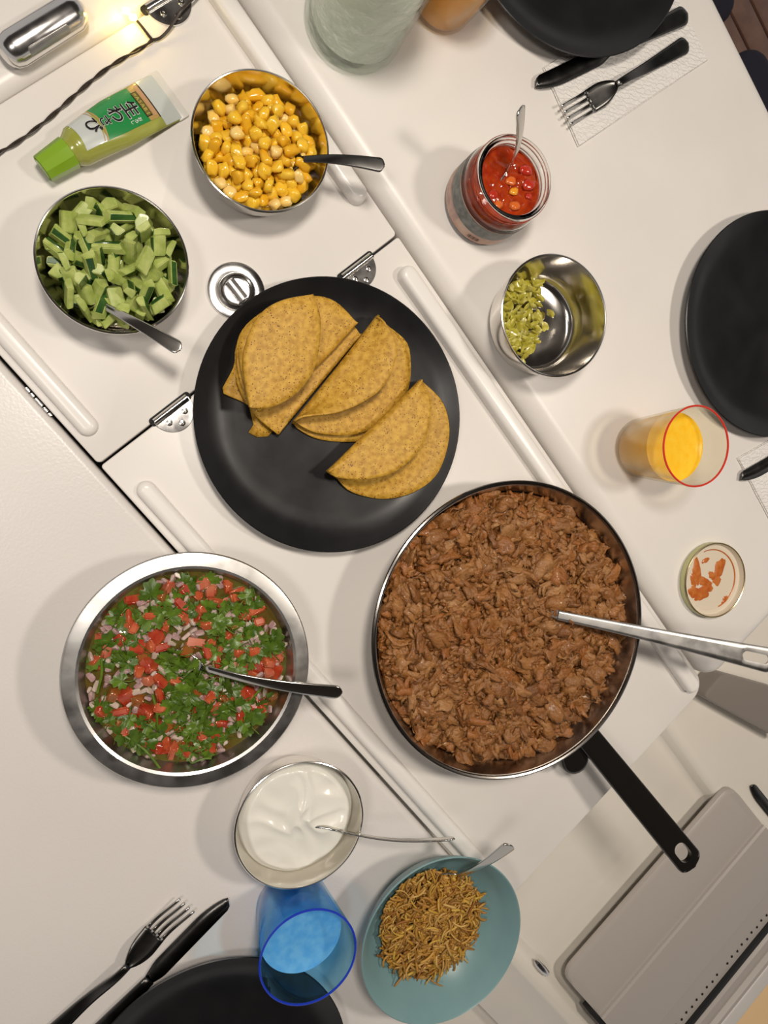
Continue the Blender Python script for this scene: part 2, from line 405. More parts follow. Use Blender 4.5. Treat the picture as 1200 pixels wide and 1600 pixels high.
rim = slab(1.2175, 1.244, -0.06, 0.40, 0.0237, 0.048, 0.004, 0.003, 3).build('box_rim', M['gelcoat'], cb)
stud = lathe([(0, 0.0012), (0.0016, 0.001), (0.0022, 0)], 10).mesh('stud', M['gap'])
for k in range(18):
    o = bpy.data.objects.new('stud', stud); COL.objects.link(o); o.parent = cb
    o.location = (1.147 + 0.002 * (k % 2), 0.030 + k * 0.0125 + (0.012 if k > 8 else 0), 0.044)
# cushion standing in for warm-lit floor; the warm light is in its colour
cu = thing('warm_light_cushion', 'cushion with warm light in its peach orange colour beyond the white rim of the cool box', 'cushion', (0, 0, -0.185), TH)
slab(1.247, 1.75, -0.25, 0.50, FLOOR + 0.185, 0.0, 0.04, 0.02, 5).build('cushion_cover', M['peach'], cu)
# grey block on the bench beside the table corner
gb = [at(1098, 1088, -0.150), at(1128, 1052, -0.150), at(1230, 1080, -0.150), at(1230, 1160, -0.150)]
gc = sum(gb, Vector()) / 4
blk = thing('grey_case', 'flat grey plastic case on the bench under the side table corner', 'case', (gc.x, gc.y, -0.189))
mb = MB(); lv = ((0, -0.1825), (0, -0.153), (0.0015, -0.1505), (0.004, -0.150)); rg = []
c0 = [p for p in gb]
pts = []
for i in range(4):
    a, b, c = c0[i - 1], c0[i], c0[(i + 1) % 4]; e1 = (a - b).normalized(); e2 = (c - b).normalized()
    for s in range(4): t = s / 3; pts.append((b + e1 * 0.010 * (1 - t) ** 2 + e2 * 0.010 * t ** 2))
for ins, z in lv:
    rg.append(list(range(len(mb.v), len(mb.v) + len(pts))))
    for p in pts: q = p + (gc - p).normalized() * ins; mb.v.append((q.x, q.y, z))
k = len(pts)
for A, B in zip(rg, rg[1:]):
    for i in range(k): mb.f.append((A[i], A[(i + 1) % k], B[(i + 1) % k], B[i])); mb.mi.append(0)
mb.f += [tuple(rg[-1]), tuple(reversed(rg[0]))]; mb.mi += [0, 0]
mb.build('case_body', M['grey_plastic2'], blk, world=True)
# dark cushions on the sole beyond the side table
for (u0, u1, lab) in ((-0.60, 0.012, 'dark navy cushion lying on the teak floor past the napkin corner'),
                      (0.085, 0.75, 'dark navy cushion lying on the teak floor beside the side table edge')):
    p = T((u0 + u1) / 2, 1.30)
    c = thing('floor_cushion', lab, 'cushion', (p.x, p.y, FLOOR + 0.006), TH)
    slab((u0 - u1) / 2, (u1 - u0) / 2, -0.40, 0.33, 0, 0.11, 0.05, 0.04, 5).build('cushion_cover', M['navy'], c)

# chrome folding cleat on the ledge
ca, cbp = at(6, 96, 0.006), at(131, 18, 0.006)
cm = (ca + cbp) / 2; ang = math.atan2((cbp - ca).y, (cbp - ca).x); CL = (cbp - ca).length / 2
ct = thing('deck_cleat', 'polished chrome capsule shaped deck cleat with a dark slot on the ledge', 'cleat', (cm.x, cm.y, 0.001), ang)
rs = [(-CL, 0.001), (-CL * 0.985, 0.0055), (-CL * 0.94, 0.0090), (-CL * 0.85, 0.0120), (-CL * 0.7, 0.0135), (CL * 0.7, 0.0135), (CL * 0.85, 0.0120), (CL * 0.94, 0.0090), (CL * 0.985, 0.0055), (CL, 0.001)]
tube([(x, 0, 0.012) for x, _ in rs], [r for _, r in rs], 24).xform(Matrix.Diagonal((1, 1, 0.95, 1))).build('cleat_body', M['chrome'], ct)
slab(-0.019, 0.019, -0.0035, 0.0035, 0, 0.0012, 0.002, 0.0005, 2).xform(Matrix.Translation((-0.002, -0.0105, 0.0185)) @ Matrix.Rotation(math.radians(50), 4, 'X')).build('cleat_slot', M['brushed'], ct)
slab(-CL * 0.8, CL * 0.8, -0.009, 0.009, 0, 0.004, 0.004, 0.001, 2).build('cleat_foot', M['chrome'], ct)

# ================================================================== TABLEWARE
def plate(name, label, x, y, z, group=None, R=0.128):
    t = thing(name, label, 'plate', (x, y, z), 0, group)
    p = [(0, 0.0022), (0.070, 0.0022), (0.074, 0.0), (0.080, 0.0), (0.083, 0.0030), (0.105, 0.0055), (0.119, 0.0105), (R - 0.0012, 0.0172), (R, 0.0186), (R - 0.0010, 0.0192),
         (R - 0.0028, 0.0182), (0.117, 0.0132), (0.108, 0.0090), (0.100, 0.0068), (0.090, 0.0058), (0.06, 0.0052), (0, 0.005)]
    lathe(p, 112).build('plate_body', M['black_plate'], t, angle=60)
    return t
plate('dinner_plate', 'matt black plate carrying the yellow taco shells', 0.1601, 0.0421, 0.0)
plate('dinner_plate', 'empty matt black plate lying over the knife and the napkin with the fork', 0.4029, 0.528, ZR + 0.0045)
plate('dinner_plate', 'empty matt black plate between the jalapeno bowl and the orange drink on the side table', 0.6797, 0.1565, ZR)
plate('dinner_plate', 'empty matt black plate under the blue tumbler beside the crossed knife', 0.041, -0.5934, 0.0)

def inner(RF): return lambda z: RF(max(z - 0.0022, 0.0)) - 0.0002
def steel_bowl(label, x, y, z, R, h, rb, m='steel', rim=0.0011):
    t = thing('steel_bowl', label, 'bowl', (x, y, z))
    o = [(0, 0.0005), (rb * 0.86, 0.0)] ; inn = []
    for i in range(0, 11):
        s = i / 10
        r = rb + (R - rb) * (s ** 0.62) ; zz = h * s
        if i == 0: r = rb * 0.97; zz = 0.0012
        o.append((r, zz))
        inn.append((r - 0.0010, zz + (0.0022 if i < 3 else 0.0)))
    inn = inn[::-1]
    pr = o + inn + [(rb * 0.90, 0.0022), (rb * 0.6, 0.0016), (0, 0.0016)]
    lathe(pr, 96).build('bowl_body', M[m], t, angle=70)
    circle_tube(R - 0.0005, h, rim, 96, 8).build('bowl_rim', M['steel_rim'], t)
    return t, (lambda zz, R=R, rb=rb, h=h: rb * 0.97 + (R - rb * 0.97) * (max(min(zz / h, 1.2), 0.0) ** 0.62) - 0.0012)

# ---- sphere packing for the heaps
def pack(n, rad, Rfun, z0, spread, iters=420, g=(0, 0, -1), seed=3, z_start=0.03, step=0.0007):
    r = np.random.default_rng(seed)
    a = r.uniform(0, 2 * np.pi, n); q = spread * np.sqrt(r.uniform(0, 1, n))
    P = np.stack([q * np.cos(a), q * np.sin(a), z_start + r.uniform(0, 1, n) * 0.06], 1)
    g = np.array(g, float) * step; I = np.arange(n)
    rr = rad[:, None] + rad[None, :]
    for it in range(iters):
        P += g * (1.0 if it < iters * 0.8 else 0.25)
        for _ in range(2):
            D = P[:, None, :] - P[None, :, :]; d = np.sqrt((D ** 2).sum(2)) + 1e-9
            ov = np.clip(rr - d, 0, None); ov[I, I] = 0
            P += 0.33 * (D / d[:, :, None] * ov[:, :, None]).sum(1).clip(-0.002, 0.002)
            P[:, 2] = np.maximum(P[:, 2], z0 + rad)
            rho = np.sqrt(P[:, 0] ** 2 + P[:, 1] ** 2) + 1e-9
            lim = np.array([Rfun(zz) for zz in P[:, 2]]) - rad
            k = np.minimum(1, lim / rho); P[:, 0] *= k; P[:, 1] *= k
    return P

def blob(seed, sx, sy, sz, amp=0.15, sub=2, flat=None):
    bm = bmesh.new(); bmesh.ops.create_icosphere(bm, subdivisions=sub, radius=1.0)
    off = Vector((seed * 3.1, seed * 1.7, seed * 0.9))
    for v in bm.verts:
        k = 1 + amp * noise.noise(v.co * 1.3 + off)
        p = 0.55                                        # slightly boxy
        c = Vector([math.copysign(abs(q) ** (1 - p * 0.45), q) for q in v.co])
        v.co = Vector((c.x * sx, c.y * sy, c.z * sz)) * k
    bm.verts.index_update()
    mb = MB(); mb.v = [tuple(v.co) for v in bm.verts]; mb.f = [tuple(v.index for v in f.verts) for f in bm.faces]; mb.mi = [0] * len(mb.f)
    bm.free(); return mb
def rand_rot(flat=0.0):
    e = (random.gauss(0, 1) * (1 - flat) * 1.5, random.gauss(0, 1) * (1 - flat) * 1.5, random.uniform(0, 6.283))
    from mathutils import Euler
    return Euler(e)

def nudge(loc, rot, s, me, center, rin, zb):
    """move a piece until every corner of it lies within the vessel's wall and above its bottom"""
    rm = rot.to_matrix(); loc = Vector(loc) - Vector(center); vs = [rm @ (v.co * s) for v in me.vertices]
    for _ in range(40):
        loc.z += max(0.0, zb - min(v.z for v in vs) - loc.z)
        ex, dr = 0.0, None
        for v in vs:
            w = loc + v; e = math.hypot(w.x, w.y) - rin(w.z)
            if e > ex: ex, dr = e, Vector((w.x, w.y, 0)).normalized()
        if ex < 1e-5: break
        loc -= dr * ex
    return loc + Vector(center)
def heap(name, meshes, P, center, labels, cat, group, keep, flat, sizes=None, stuff_label=None, stuff_name=None, inside=None):
    """the highest `keep` pieces are things of their own, anything below is one heap"""
    order = np.argsort(-P[:, 2]); rest = MB(); rest_mats = None
    for q, i in enumerate(order):
        mi = i % len(meshes)
        loc = Vector(center) + Vector(P[i]); rot = rand_rot(flat); s = 1.0 if sizes is None else sizes[i]
        if inside: loc = nudge(loc, rot, s, meshes[mi], center, *inside)
        if q < keep:
            o = bpy.data.objects.new(name, meshes[mi]); COL.objects.link(o)
            o.location = loc; o.rotation_euler = rot; o.scale = (s, s, s)
            tag(o, labels[mi % len(labels)], cat, group)
        else:
            me = meshes[mi]; mx = Matrix.Translation(loc) @ rot.to_matrix().to_4x4() @ Matrix.Scale(s, 4)
            rest.add([mx @ v.co for v in me.vertices], [tuple(p.vertices) for p in me.polygons]); rest.mi[-len(me.polygons):] = [p.material_index for p in me.polygons]; rest_mats = list(me.materials)
    if rest.v:
        o = rest.build(stuff_name, rest_mats); tag(o, stuff_label, cat, None, 'stuff')

# ---- sweetcorn
B, RF = steel_bowl('polished steel bowl filled with yellow sweetcorn', 0.0913, 0.2689, 0.0, 0.0575, 0.045, 0.044)
corn_m = [mat('corn_yellow', (0.80, 0.47, 0.020), 0.20, color2=(0.84, 0.54, 0.055), scale=90, sub=0.25, coat=0.3),
          mat('corn_deep', (0.74, 0.38, 0.010), 0.20, color2=(0.80, 0.46, 0.03), scale=90, sub=0.25, coat=0.3),
          mat('corn_pale', (0.84, 0.62, 0.24), 0.20, color2=(0.82, 0.53, 0.10), scale=90, sub=0.25, coat=0.3)]
km = []
for k, (sx, sy, sz, mi) in enumerate(((.0060, .0050, .0035, 0), (.0066, .0047, .0036, 1), (.0055, .0050, .0040, 0), (.0054, .0046, .0036, 2), (.0064, .0042, .0037, 0), (.0050, .0050, .0036, 1))):
    km.append(blob(k + 1, sx * 1.14, sy * 1.14, sz * 1.14, 0.50, 2).mesh('corn_kernel', corn_m[mi], angle=180))
n = 265; rad = np.full(n, 0.0052)
P = pack(n, rad, lambda zz: RF(zz) - 0.0015, 0.0040, 0.034, seed=5)
heap('corn_kernel', km, P, (0.0913, 0.2689, 0), ['broad yellow sweetcorn kernel heaped in the steel bowl', 'long deep golden sweetcorn kernel heaped in the steel bowl', 'plump yellow sweetcorn kernel heaped in the steel bowl', 'pale cream sweetcorn kernel heaped in the steel bowl', 'slim yellow sweetcorn kernel heaped in the steel bowl', 'round deep golden sweetcorn kernel heaped in the steel bowl'],
     'sweetcorn', 'sweetcorn kernels in the steel bowl', 210, 0.35, None, 'lower layer of yellow sweetcorn kernels filling the steel bowl', 'sweetcorn_layer', (inner(RF), 0.0036))

# ---- cucumber
B, RF = steel_bowl('polished steel bowl filled with chopped green cucumber', -0.028, 0.1599, 0.0, 0.0573, 0.045, 0.042)
cu_fl = mat('cucumber_flesh', (0.30, 0.38, 0.075), 0.38, color2=(0.46, 0.52, 0.17), scale=120, sub=0.2, coat=0.15)
cu_sk = mat('cucumber_skin', (0.018, 0.060, 0.012), 0.25, color2=(0.04, 0.11, 0.02), scale=150, coat=0.3)
def cuke(seed, L, W, Hh, skew, skin=(3,)):
    L *= 1.22; W *= 1.22; Hh *= 1.1
    r = random.Random(seed); mb = MB(); n = 5
    sec = [(-W, -Hh), (W, -Hh), (W * r.uniform(0.6, 1.0), Hh * 0.55), (W * 0.1, Hh), (-W * r.uniform(0.6, 1), Hh * 0.5)]
    k = len(sec)
    for i in range(2):
        x = -L if i == 0 else L
        for y, z in sec: mb.v.append((x + skew * z + r.uniform(-.001, .001), y * (1 - 0.12 * i), z))
    for i in range(k):
        j = (i + 1) % k; mb.f.append((i, j, k + j, k + i)); mb.mi.append(1 if i in skin else 0)
    mb.f += [tuple(reversed(range(k))), tuple(range(k, 2 * k))]; mb.mi += [0, 0]
    me = mb.mesh('cucumber_piece', [cu_fl, cu_sk], angle=30)
    bm = bmesh.new(); bm.from_mesh(me); bmesh.ops.bevel(bm, geom=bm.edges[:], offset=0.0006, segments=2, affect='EDGES', material=-1); bm.to_mesh(me); bm.free()
    me.polygons.foreach_set('use_smooth', [True] * len(me.polygons)); me.set_sharp_from_angle(angle=0.7); return me
cms = [cuke(1, .0085, .0045, .0035, .2), cuke(2, .0070, .0055, .0042, -.4, ()), cuke(3, .0100, .0048, .0030, .5, (0,)), cuke(4, .0060, .0050, .0048, .1), cuke(5, .0080, .0060, .0026, -.2, (1,)), cuke(6, .0092, .0036, .0040, .3)]
n = 158; rad = np.full(n, 0.0064)
P = pack(n, rad, lambda zz: RF(zz) - 0.0025, 0.0085, 0.034, seed=8)
heap('cucumber_piece', cms, P, (-0.028, 0.1599, 0), ['slanted cucumber stick with a strip of dark green skin', 'pale green skinless cucumber chunk in the steel bowl', 'long cucumber stick lying on its dark skin side', 'chunky cucumber cube with a dark green skin top', 'broad flat cucumber slice with dark skin along one side', 'narrow cucumber stick with a dark green ridge of skin'], 'cucumber', 'cucumber pieces in the steel bowl', 125, 0.30, None,
     'lower layer of chopped cucumber filling the steel bowl', 'cucumber_layer', (inner(RF), 0.0036))

# ---- jalapeno
B, RF = steel_bowl('half empty polished steel bowl with a few green jalapeno pieces', 0.3695, 0.1405, ZR, 0.0582, 0.047, 0.046)
jm = mat('jalapeno', (0.34, 0.30, 0.018), 0.22, color2=(0.52, 0.47, 0.10), scale=160, sub=0.2, coat=0.5)
jm2 = mat('jalapeno_pale', (0.58, 0.53, 0.18), 0.25, color2=(0.42, 0.38, 0.05), scale=160, sub=0.2, coat=0.5)
jms = []
for k, (a, b, c) in enumerate(((.0052, .0040, .0016), (.0060, .0036, .0018), (.0046, .0042, .0013), (.0040, .0034, .0020), (.0065, .0030, .0014))):
    jms.append(blob(k + 20, a, b, c, 0.8, 2).mesh('jalapeno_piece', jm2 if k == 3 else jm, angle=60))
n = 135; rad = RNG.uniform(0.0028, 0.0038, n)
P = pack(n, rad, lambda zz: RF(zz) - 0.0022, 0.0025, 0.03, seed=4, g=(-0.24, 0.05, -0.85), z_start=0.01)
P[:8, :2] = RNG.normal(0, 0.014, (8, 2)); P[:8, 2] = 0.0046
heap('jalapeno_piece', jms, P, (0.3695, 0.1405, ZR), ['broad olive jalapeno piece in the half empty steel bowl', 'long olive jalapeno piece in the half empty steel bowl', 'thin roundish olive jalapeno flake in the half empty steel bowl', 'pale yellow green jalapeno piece in the half empty steel bowl', 'narrow olive jalapeno strip in the half empty steel bowl'], 'jalapeno', 'jalapeno pieces in the steel bowl', 200, 0.45, inside=(inner(RF), 0.0036))

# ---- sour cream
SX, SY = 0.1186, -0.3341
B, RF = steel_bowl('polished steel bowl holding thick white sour cream', SX, SY, 0.0, 0.0600, 0.045, 0.046)
cream = mat('sour_cream', (0.78, 0.77, 0.70), 0.22, sub=0.15, sub_col=(0.01, 0.008, 0.005), coat=0.2)
wall = lambda z: 0.046 + 0.014 * (z / 0.045) ** 0.62 - 0.0010
rows = []
for i in range(41):
    s = i / 40; row = []
    for j in range(121):
        a = 2 * math.pi * j / 120
        edge = 0.0548 + 0.0010 * math.sin(3 * a + 1) + 0.0005 * math.sin(7 * a)
        rr = edge * s; x, y = rr * math.cos(a), rr * math.sin(a)
        w = Vector((x * 26, y * 26, 0.3)); wx = x * 26 + 0.9 * noise.noise(w); wy = y * 26 + 0.9 * noise.noise(w + Vector((9, 4, 2)))
        z = 0.034 + (0.0052 * (1 - 2.2 * abs(noise.noise(Vector((wx * 0.75, wy * 1.15, 8.3))))) - 0.003 + 0.0030 * (1 - 2 * abs(noise.noise(Vector((wx * 1.7 + 3, wy * 1.3, 2.3))))) - 0.001) * (1 - s ** 6) + 0.003 * (1 - s * s)
        z -= 0.010 * max(0, s - 0.86) / 0.14
        k = min(1.0, wall(z) / max(rr, 1e-6)) if s < 1 else (wall(z) + 0.0002) / rr
        row.append((SX + x * k, SY + y * k, z))
    rows.append(row)
for zz in (0.020, 0.016): rows.append([(SX + inner(RF)(zz) * math.cos(2 * math.pi * j / 120), SY + inner(RF)(zz) * math.sin(2 * math.pi * j / 120), zz) for j in range(121)])
rows.append([(SX + RF(0.009) * 0.985 * math.cos(2 * math.pi * j / 120), SY + RF(0.009) * 0.985 * math.sin(2 * math.pi * j / 120), 0.012) for j in range(121)])
rows.append([(SX + 0.036 * math.cos(2 * math.pi * j / 120), SY + 0.036 * math.sin(2 * math.pi * j / 120), 0.004) for j in range(121)])
sc_o = grid(rows)
o = sc_o.build('sour_cream', cream, angle=180); tag(o, 'swirled white sour cream in the steel bowl', 'sour cream')

# ---- tomato salsa bowl
PX, PY = 0.0244, -0.178
pb = thing('salsa_bowl', 'wide brushed steel bowl with a flat rim full of tomato and herb salsa', 'bowl', (PX, PY, 0))
pr = [(0, 0.0), (0.050, 0.0), (0.054, 0.001), (0.076, 0.018), (0.088, 0.045), (0.0895, 0.0495), (0.1000, 0.0488), (0.1016, 0.0480), (0.1022, 0.0495), (0.1012, 0.0508),
      (0.0995, 0.0512), (0.0905, 0.0522), (0.0882, 0.0510), (0.0868, 0.045), (0.075, 0.019), (0.053, 0.003), (0, 0.002)]
lathe(pr, 112).build('bowl_body', M['brushed'], pb, angle=30)
juice = mat('salsa_juice', (0.10, 0.055, 0.012), 0.10, color2=(0.10, 0.10, 0.02), scale=40)
o = lathe([(0, 0.0385), (0.05, 0.0385), (0.0839, 0.0385), (0.0828, 0.036), (0, 0.03)], 72).xform(Matrix.Translation((PX, PY, 0))).build('salsa_juice', juice)
tag(o, 'thin brown green juice around the chopped tomato in the wide bowl', 'juice', None, 'stuff')
tom = [mat('tomato_brown', (0.30, 0.075, 0.016), 0.16, color2=(0.22, 0.10, 0.02), scale=80, sub=0.2, coat=0.5), mat('tomato_pink', (0.50, 0.16, 0.085), 0.18, color2=(0.42, 0.07, 0.03), scale=60, sub=0.2, coat=0.5), mat('tomato_red', (0.33, 0.024, 0.010), 0.18, color2=(0.44, 0.085, 0.030), scale=80, sub=0.2, coat=0.5), mat('tomato_flesh', (0.52, 0.13, 0.05), 0.2, color2=(0.40, 0.055, 0.018), scale=70, sub=0.2, coat=0.4)]
def dice(seed, a, m, nm, bev=0.0009, asp=(1, 1, 1)):
    r = random.Random(seed); mb = MB()
    vs = [(x * a * asp[0] * r.uniform(0.75, 1.15), y * a * asp[1] * r.uniform(0.75, 1.15), z * a * asp[2] * r.uniform(0.7, 1.1)) for x in (-1, 1) for y in (-1, 1) for z in (-1, 1)]
    mb.add(vs, [(0, 1, 3, 2), (4, 6, 7, 5), (0, 4, 5, 1), (2, 3, 7, 6), (0, 2, 6, 4), (1, 5, 7, 3)])
    me = mb.mesh(nm, m)
    bm = bmesh.new(); bm.from_mesh(me); bmesh.ops.bevel(bm, geom=bm.edges[:], offset=bev, segments=2, affect='EDGES'); bm.to_mesh(me); bm.free()
    me.polygons.foreach_set('use_smooth', [True] * len(me.polygons)); return me
tms = [dice(k, 0.0070, tom[(2, 3, 0, 2, 1, 3)[k % 6]], 'tomato_piece', 0.0014, ((1, .9, .7), (1.2, .8, .6), (.9, .7, .8), (1.1, 1, .55), (.8, .9, .7), (1.3, .7, .6))[k % 6]) for k in range(6)]
on_m = [mat('onion_white', (0.54, 0.46, 0.36), 0.22, color2=(0.48, 0.32, 0.30), scale=90, sub=0.2, coat=0.3), mat('onion_purple', (0.36, 0.20, 0.21), 0.22, color2=(0.52, 0.40, 0.35), scale=110, sub=0.2, coat=0.3)]
oms = [dice(k + 30, 0.0034, on_m[k % 2], 'onion_piece', 0.0006, ((1.2, .8, .4), (1, 1, .5), (1.6, .6, .5))[k % 3]) for k in range(4)]
def flatpack(n, rad, R, seed, iters=120):
    r = np.random.default_rng(seed); a = r.uniform(0, 6.283, n); q = R * np.sqrt(r.uniform(0, 1, n)); P = np.stack([q * np.cos(a), q * np.sin(a)], 1); I = np.arange(n)
    rr = rad[:, None] + rad[None, :]
    for _ in range(iters):
        D = P[:, None] - P[None]; d = np.sqrt((D ** 2).sum(2)) + 1e-9; ov = np.clip(rr - d, 0, None); ov[I, I] = 0
        P += 0.25 * (D / d[:, :, None] * ov[:, :, None]).sum(1).clip(-0.002, 0.002)
        rho = np.sqrt((P ** 2).sum(1)) + 1e-9; P *= np.minimum(1, (R - rad) / rho)[:, None]
    return P
salsa_in = lambda z: float(np.interp(z, (0.003, 0.019, 0.045, 0.051), (0.053, 0.075, 0.0868, 0.0882))) - 0.0003
nt, no = 118, 190
rad = np.concatenate([np.full(nt, 0.0054), np.full(no, 0.0028)])
P2 = flatpack(nt + no, rad, 0.084, 21)
P3 = np.concatenate([P2, np.concatenate([RNG.uniform(0.0345, 0.0400, nt), RNG.uniform(0.0385, 0.042, no)])[:, None]], 1)
heap('tomato_piece', tms, P3[:nt], (PX, PY, 0), ['glossy red tomato cube in the herb salsa', 'long orange tomato strip in the herb salsa', 'brownish tomato cube in the herb salsa', 'broad red tomato square in the herb salsa', 'pale pink tomato cube in the herb salsa', 'flat orange tomato wedge in the herb salsa'], 'tomato', 'tomato cubes in the salsa bowl', 300, 0.35, inside=(salsa_in, 0.0035))
heap('onion_piece', oms, P3[nt:], (PX, PY, 0), ['white chopped onion bit in the herb salsa', 'purple chopped onion bit in the herb salsa'], 'onion', 'onion bits in the salsa bowl', 300, 0.55, inside=(salsa_in, 0.0035))
herb = [mat('herb_green', (0.036, 0.080, 0.005), 0.34, color2=(0.075, 0.135, 0.010), scale=140), mat('herb_light', (0.115, 0.195, 0.016), 0.34, color2=(0.060, 0.115, 0.008), scale=140)]
def leaf(seed, R, m):
    r = random.Random(seed); mb = MB(); n = 48; lobes = r.choice((3, 5))
    ring = []
    for i in range(n):
        a = -math.pi * 0.86 + 2 * math.pi * 0.86 * i / (n - 1)
        k = R * (0.62 + 0.30 * abs(math.cos(a * lobes / 2 * 0.98)) + 0.10 * math.cos(a * lobes * 3)) * (0.9 + 0.1 * math.cos(a))
        ring.append((k * math.cos(a), k * math.sin(a)))
    cz = r.uniform(-14, 14); cy = r.uniform(-22, 22)
    f = lambda x, y: cz * x * x + cy * y * y + 0.10 * R * math.sin(x / R * 5 + seed) * math.sin(y / R * 5)
    vs = [(-R * 0.12, 0, 0)] + [(x * 0.5, y * 0.5, f(x * 0.5, y * 0.5)) for x, y in ring] + [(x, y, f(x, y)) for x, y in ring]
    fs = [(0, 1 + i, 2 + i) for i in range(n - 1)] + [(1 + i, 1 + n + i, 2 + n + i, 2 + i) for i in range(n - 1)]
    mb.add(vs, fs)
    st = tube([(-R * 0.1, 0, 0), (-R * 0.7, R * 0.06, 0.0004), (-R * 1.3, -R * 0.1 * r.uniform(-1, 1), 0)], 0.0005, 5); mb.merge(st)
    return mb.mesh('coriander_leaf', m, angle=180)
lms = [leaf(k, (0.0105, 0.0080, 0.0130, 0.0092, 0.0070, 0.0118)[k], herb[k % 2]) for k in range(6)]
nl = 225
PL = flatpack(nl, np.full(nl, 0.0036), 0.081, 77)
keep = np.array([noise.noise(Vector((p[0] * 30, p[1] * 30, 1.7))) > -0.25 for p in PL]); PL = PL[keep]
for i, p in enumerate(PL):
    o = bpy.data.objects.new('coriander_leaf', lms[i % 6]); COL.objects.link(o)
    rt = rand_rot(0.78); o.rotation_euler = rt; o.location = nudge((PX + p[0], PY + p[1], RNG.uniform(0.0405, 0.0455)), rt, 1.0, lms[i % 6], (PX, PY, 0), salsa_in, 0.0035)
    tag(o, ('medium dark green coriander leaf', 'small light green coriander leaf', 'broad dark green coriander leaf', 'medium light green coriander leaf', 'tiny dark green coriander leaf', 'large light green coriander leaf')[i % 6] + ' floating on the tomato salsa', 'herb leaf', 'coriander leaves in the salsa bowl')
for i, (a, b) in enumerate((((152, 1083), (158, 1030)), ((245, 1150), (238, 1085)), ((195, 1150), (250, 1200)), ((395, 1090), (412, 1070)), ((300, 1192), (330, 1185)))):
    A, Bq = at(a[0], a[1], 0.044), at(b[0], b[1], 0.046); mid = (A + Bq) / 2 + Vector((0.002, 0.002, 0.001))
    o = tube(resample([A, mid, Bq], 6), 0.0011, 6).build('coriander_sprig', herb[1]); tag(o, 'thin green coriander sprig lying on the tomato salsa', 'herb sprig', 'coriander sprigs in the salsa bowl')

# ---- frying pan
FX, FY, FR = 0.3363, -0.1689, 0.1502
fp = thing('frying_pan', 'large steel frying pan full of brown shredded chicken', 'pan', (FX, FY, 0))
pr = [(0, 0.0), (0.116, 0.0), (0.122, 0.002), (0.1325, 0.014), (0.1405, 0.028), (0.1465, 0.046), (FR - 0.001, 0.049), (FR, 0.0505), (FR - 0.0015, 0.0515), (0.1460, 0.0500), (0.1448, 0.046), (0.1388, 0.028), (0.1305, 0.015), (0.119, 0.005), (0, 0.004)]
lathe(pr, 128).build('pan_body', mat('pan_steel', (0.55, 0.50, 0.44), 0.22, 1.0, rough2=0.32, scale=60), fp, angle=40)
circle_tube(FR - 0.0015, 0.0508, 0.0022, 128, 8).build('pan_rim', mat('pan_rim_dark', (0.20, 0.185, 0.17), 0.20, 1.0), fp)
h0, h1 = at(914, 1146, 0.040), at(1083, 1353, 0.062)
hm = frame(h0, h1); HL = (h1 - h0).length
def strip_with_hole(L, wfun, t, hole=None, n=60, zf=lambda x: 0.0, m=9):
    """flat bar along x: half width wfun(x); optional slot (x0, x1, half width)"""
    P_top = []; mb = MB()
    xs = [L * i / n for i in range(n + 1)]
    def side(x):
        if hole and hole[0] < x < hole[1]:
            c = (hole[0] + hole[1]) / 2; hl = (hole[1] - hole[0]) / 2; rr = min(hole[2], hl)
            d = max(abs(x - c) - (hl - rr), 0); return math.sqrt(max(rr * rr - d * d, 0))
        return 0.0
    if hole:
        xs = sorted(set([x for x in xs if not (hole[0] - L / n * 0.4 < x < hole[1] + L / n * 0.4)] + [hole[0] + (hole[1] - hole[0]) * (0.5 - 0.5 * math.cos(math.pi * i / 16)) for i in range(17)]))
    xs = sorted(set(xs + [L - 0.012 * (1 - math.sin(math.pi / 2 * i / 14)) for i in range(15)]))
    b = min(t * 0.4, 0.0012)
    for s in (1, -1):
        rows = []
        for x in xs:
            w = wfun(x); q = side(x); z = zf(x)
            bb = min(b, max(w - q, 0) * 0.3)
            y0, y1 = s * q, s * w
            rows.append([(x, y0, z + t / 2), (x, (y0 + y1) / 2, z + t / 2 + 0.0003), (x, y1 - s * bb, z + t / 2), (x, y1, z + t / 2 - b), (x, y1, z - t / 2 + b), (x, y1 - s * bb, z - t / 2), (x, y0, z - t / 2)])
        g = grid(rows); k = 7
        if hole:
            for i in range(len(xs) - 1):
                if hole[0] - 1e-6 <= xs[i] and xs[i + 1] <= hole[1] + 1e-6: g.f.append((i * k, i * k + 6, (i + 1) * k + 6, (i + 1) * k)); g.mi.append(0)
        mb.merge(g)
    return mb
def rounded_w(L, w, r):
    return lambda x: w(x) if x < L - r else w(x) * (0.0 + math.sqrt(max(1 - ((x - (L - r)) / r) ** 2, 0.0)) * 0.35 + 0.65 * max(1 - ((x - (L - r)) / r) ** 4, 0.0))
hw = rounded_w(HL, lambda x: 0.0135 + 0.0025 * x / HL, 0.012)
hb = strip_with_hole(HL, hw, 0.006, (HL - 0.036, HL - 0.011, 0.0078), 60)
hb.xform(hm).build('pan_handle', M['black'], fp, world=True, angle=50)
g0 = at(893, 1172, 0.030); g1 = at(901, 1208, 0.030)
gmx = frame(g0, g1); slab(-0.014, 0.026, -0.017, 0.017, -0.008, 0.008, 0.0165, 0.006, 4).xform(gmx).build('helper_grip', M['black'], fp, world=True)

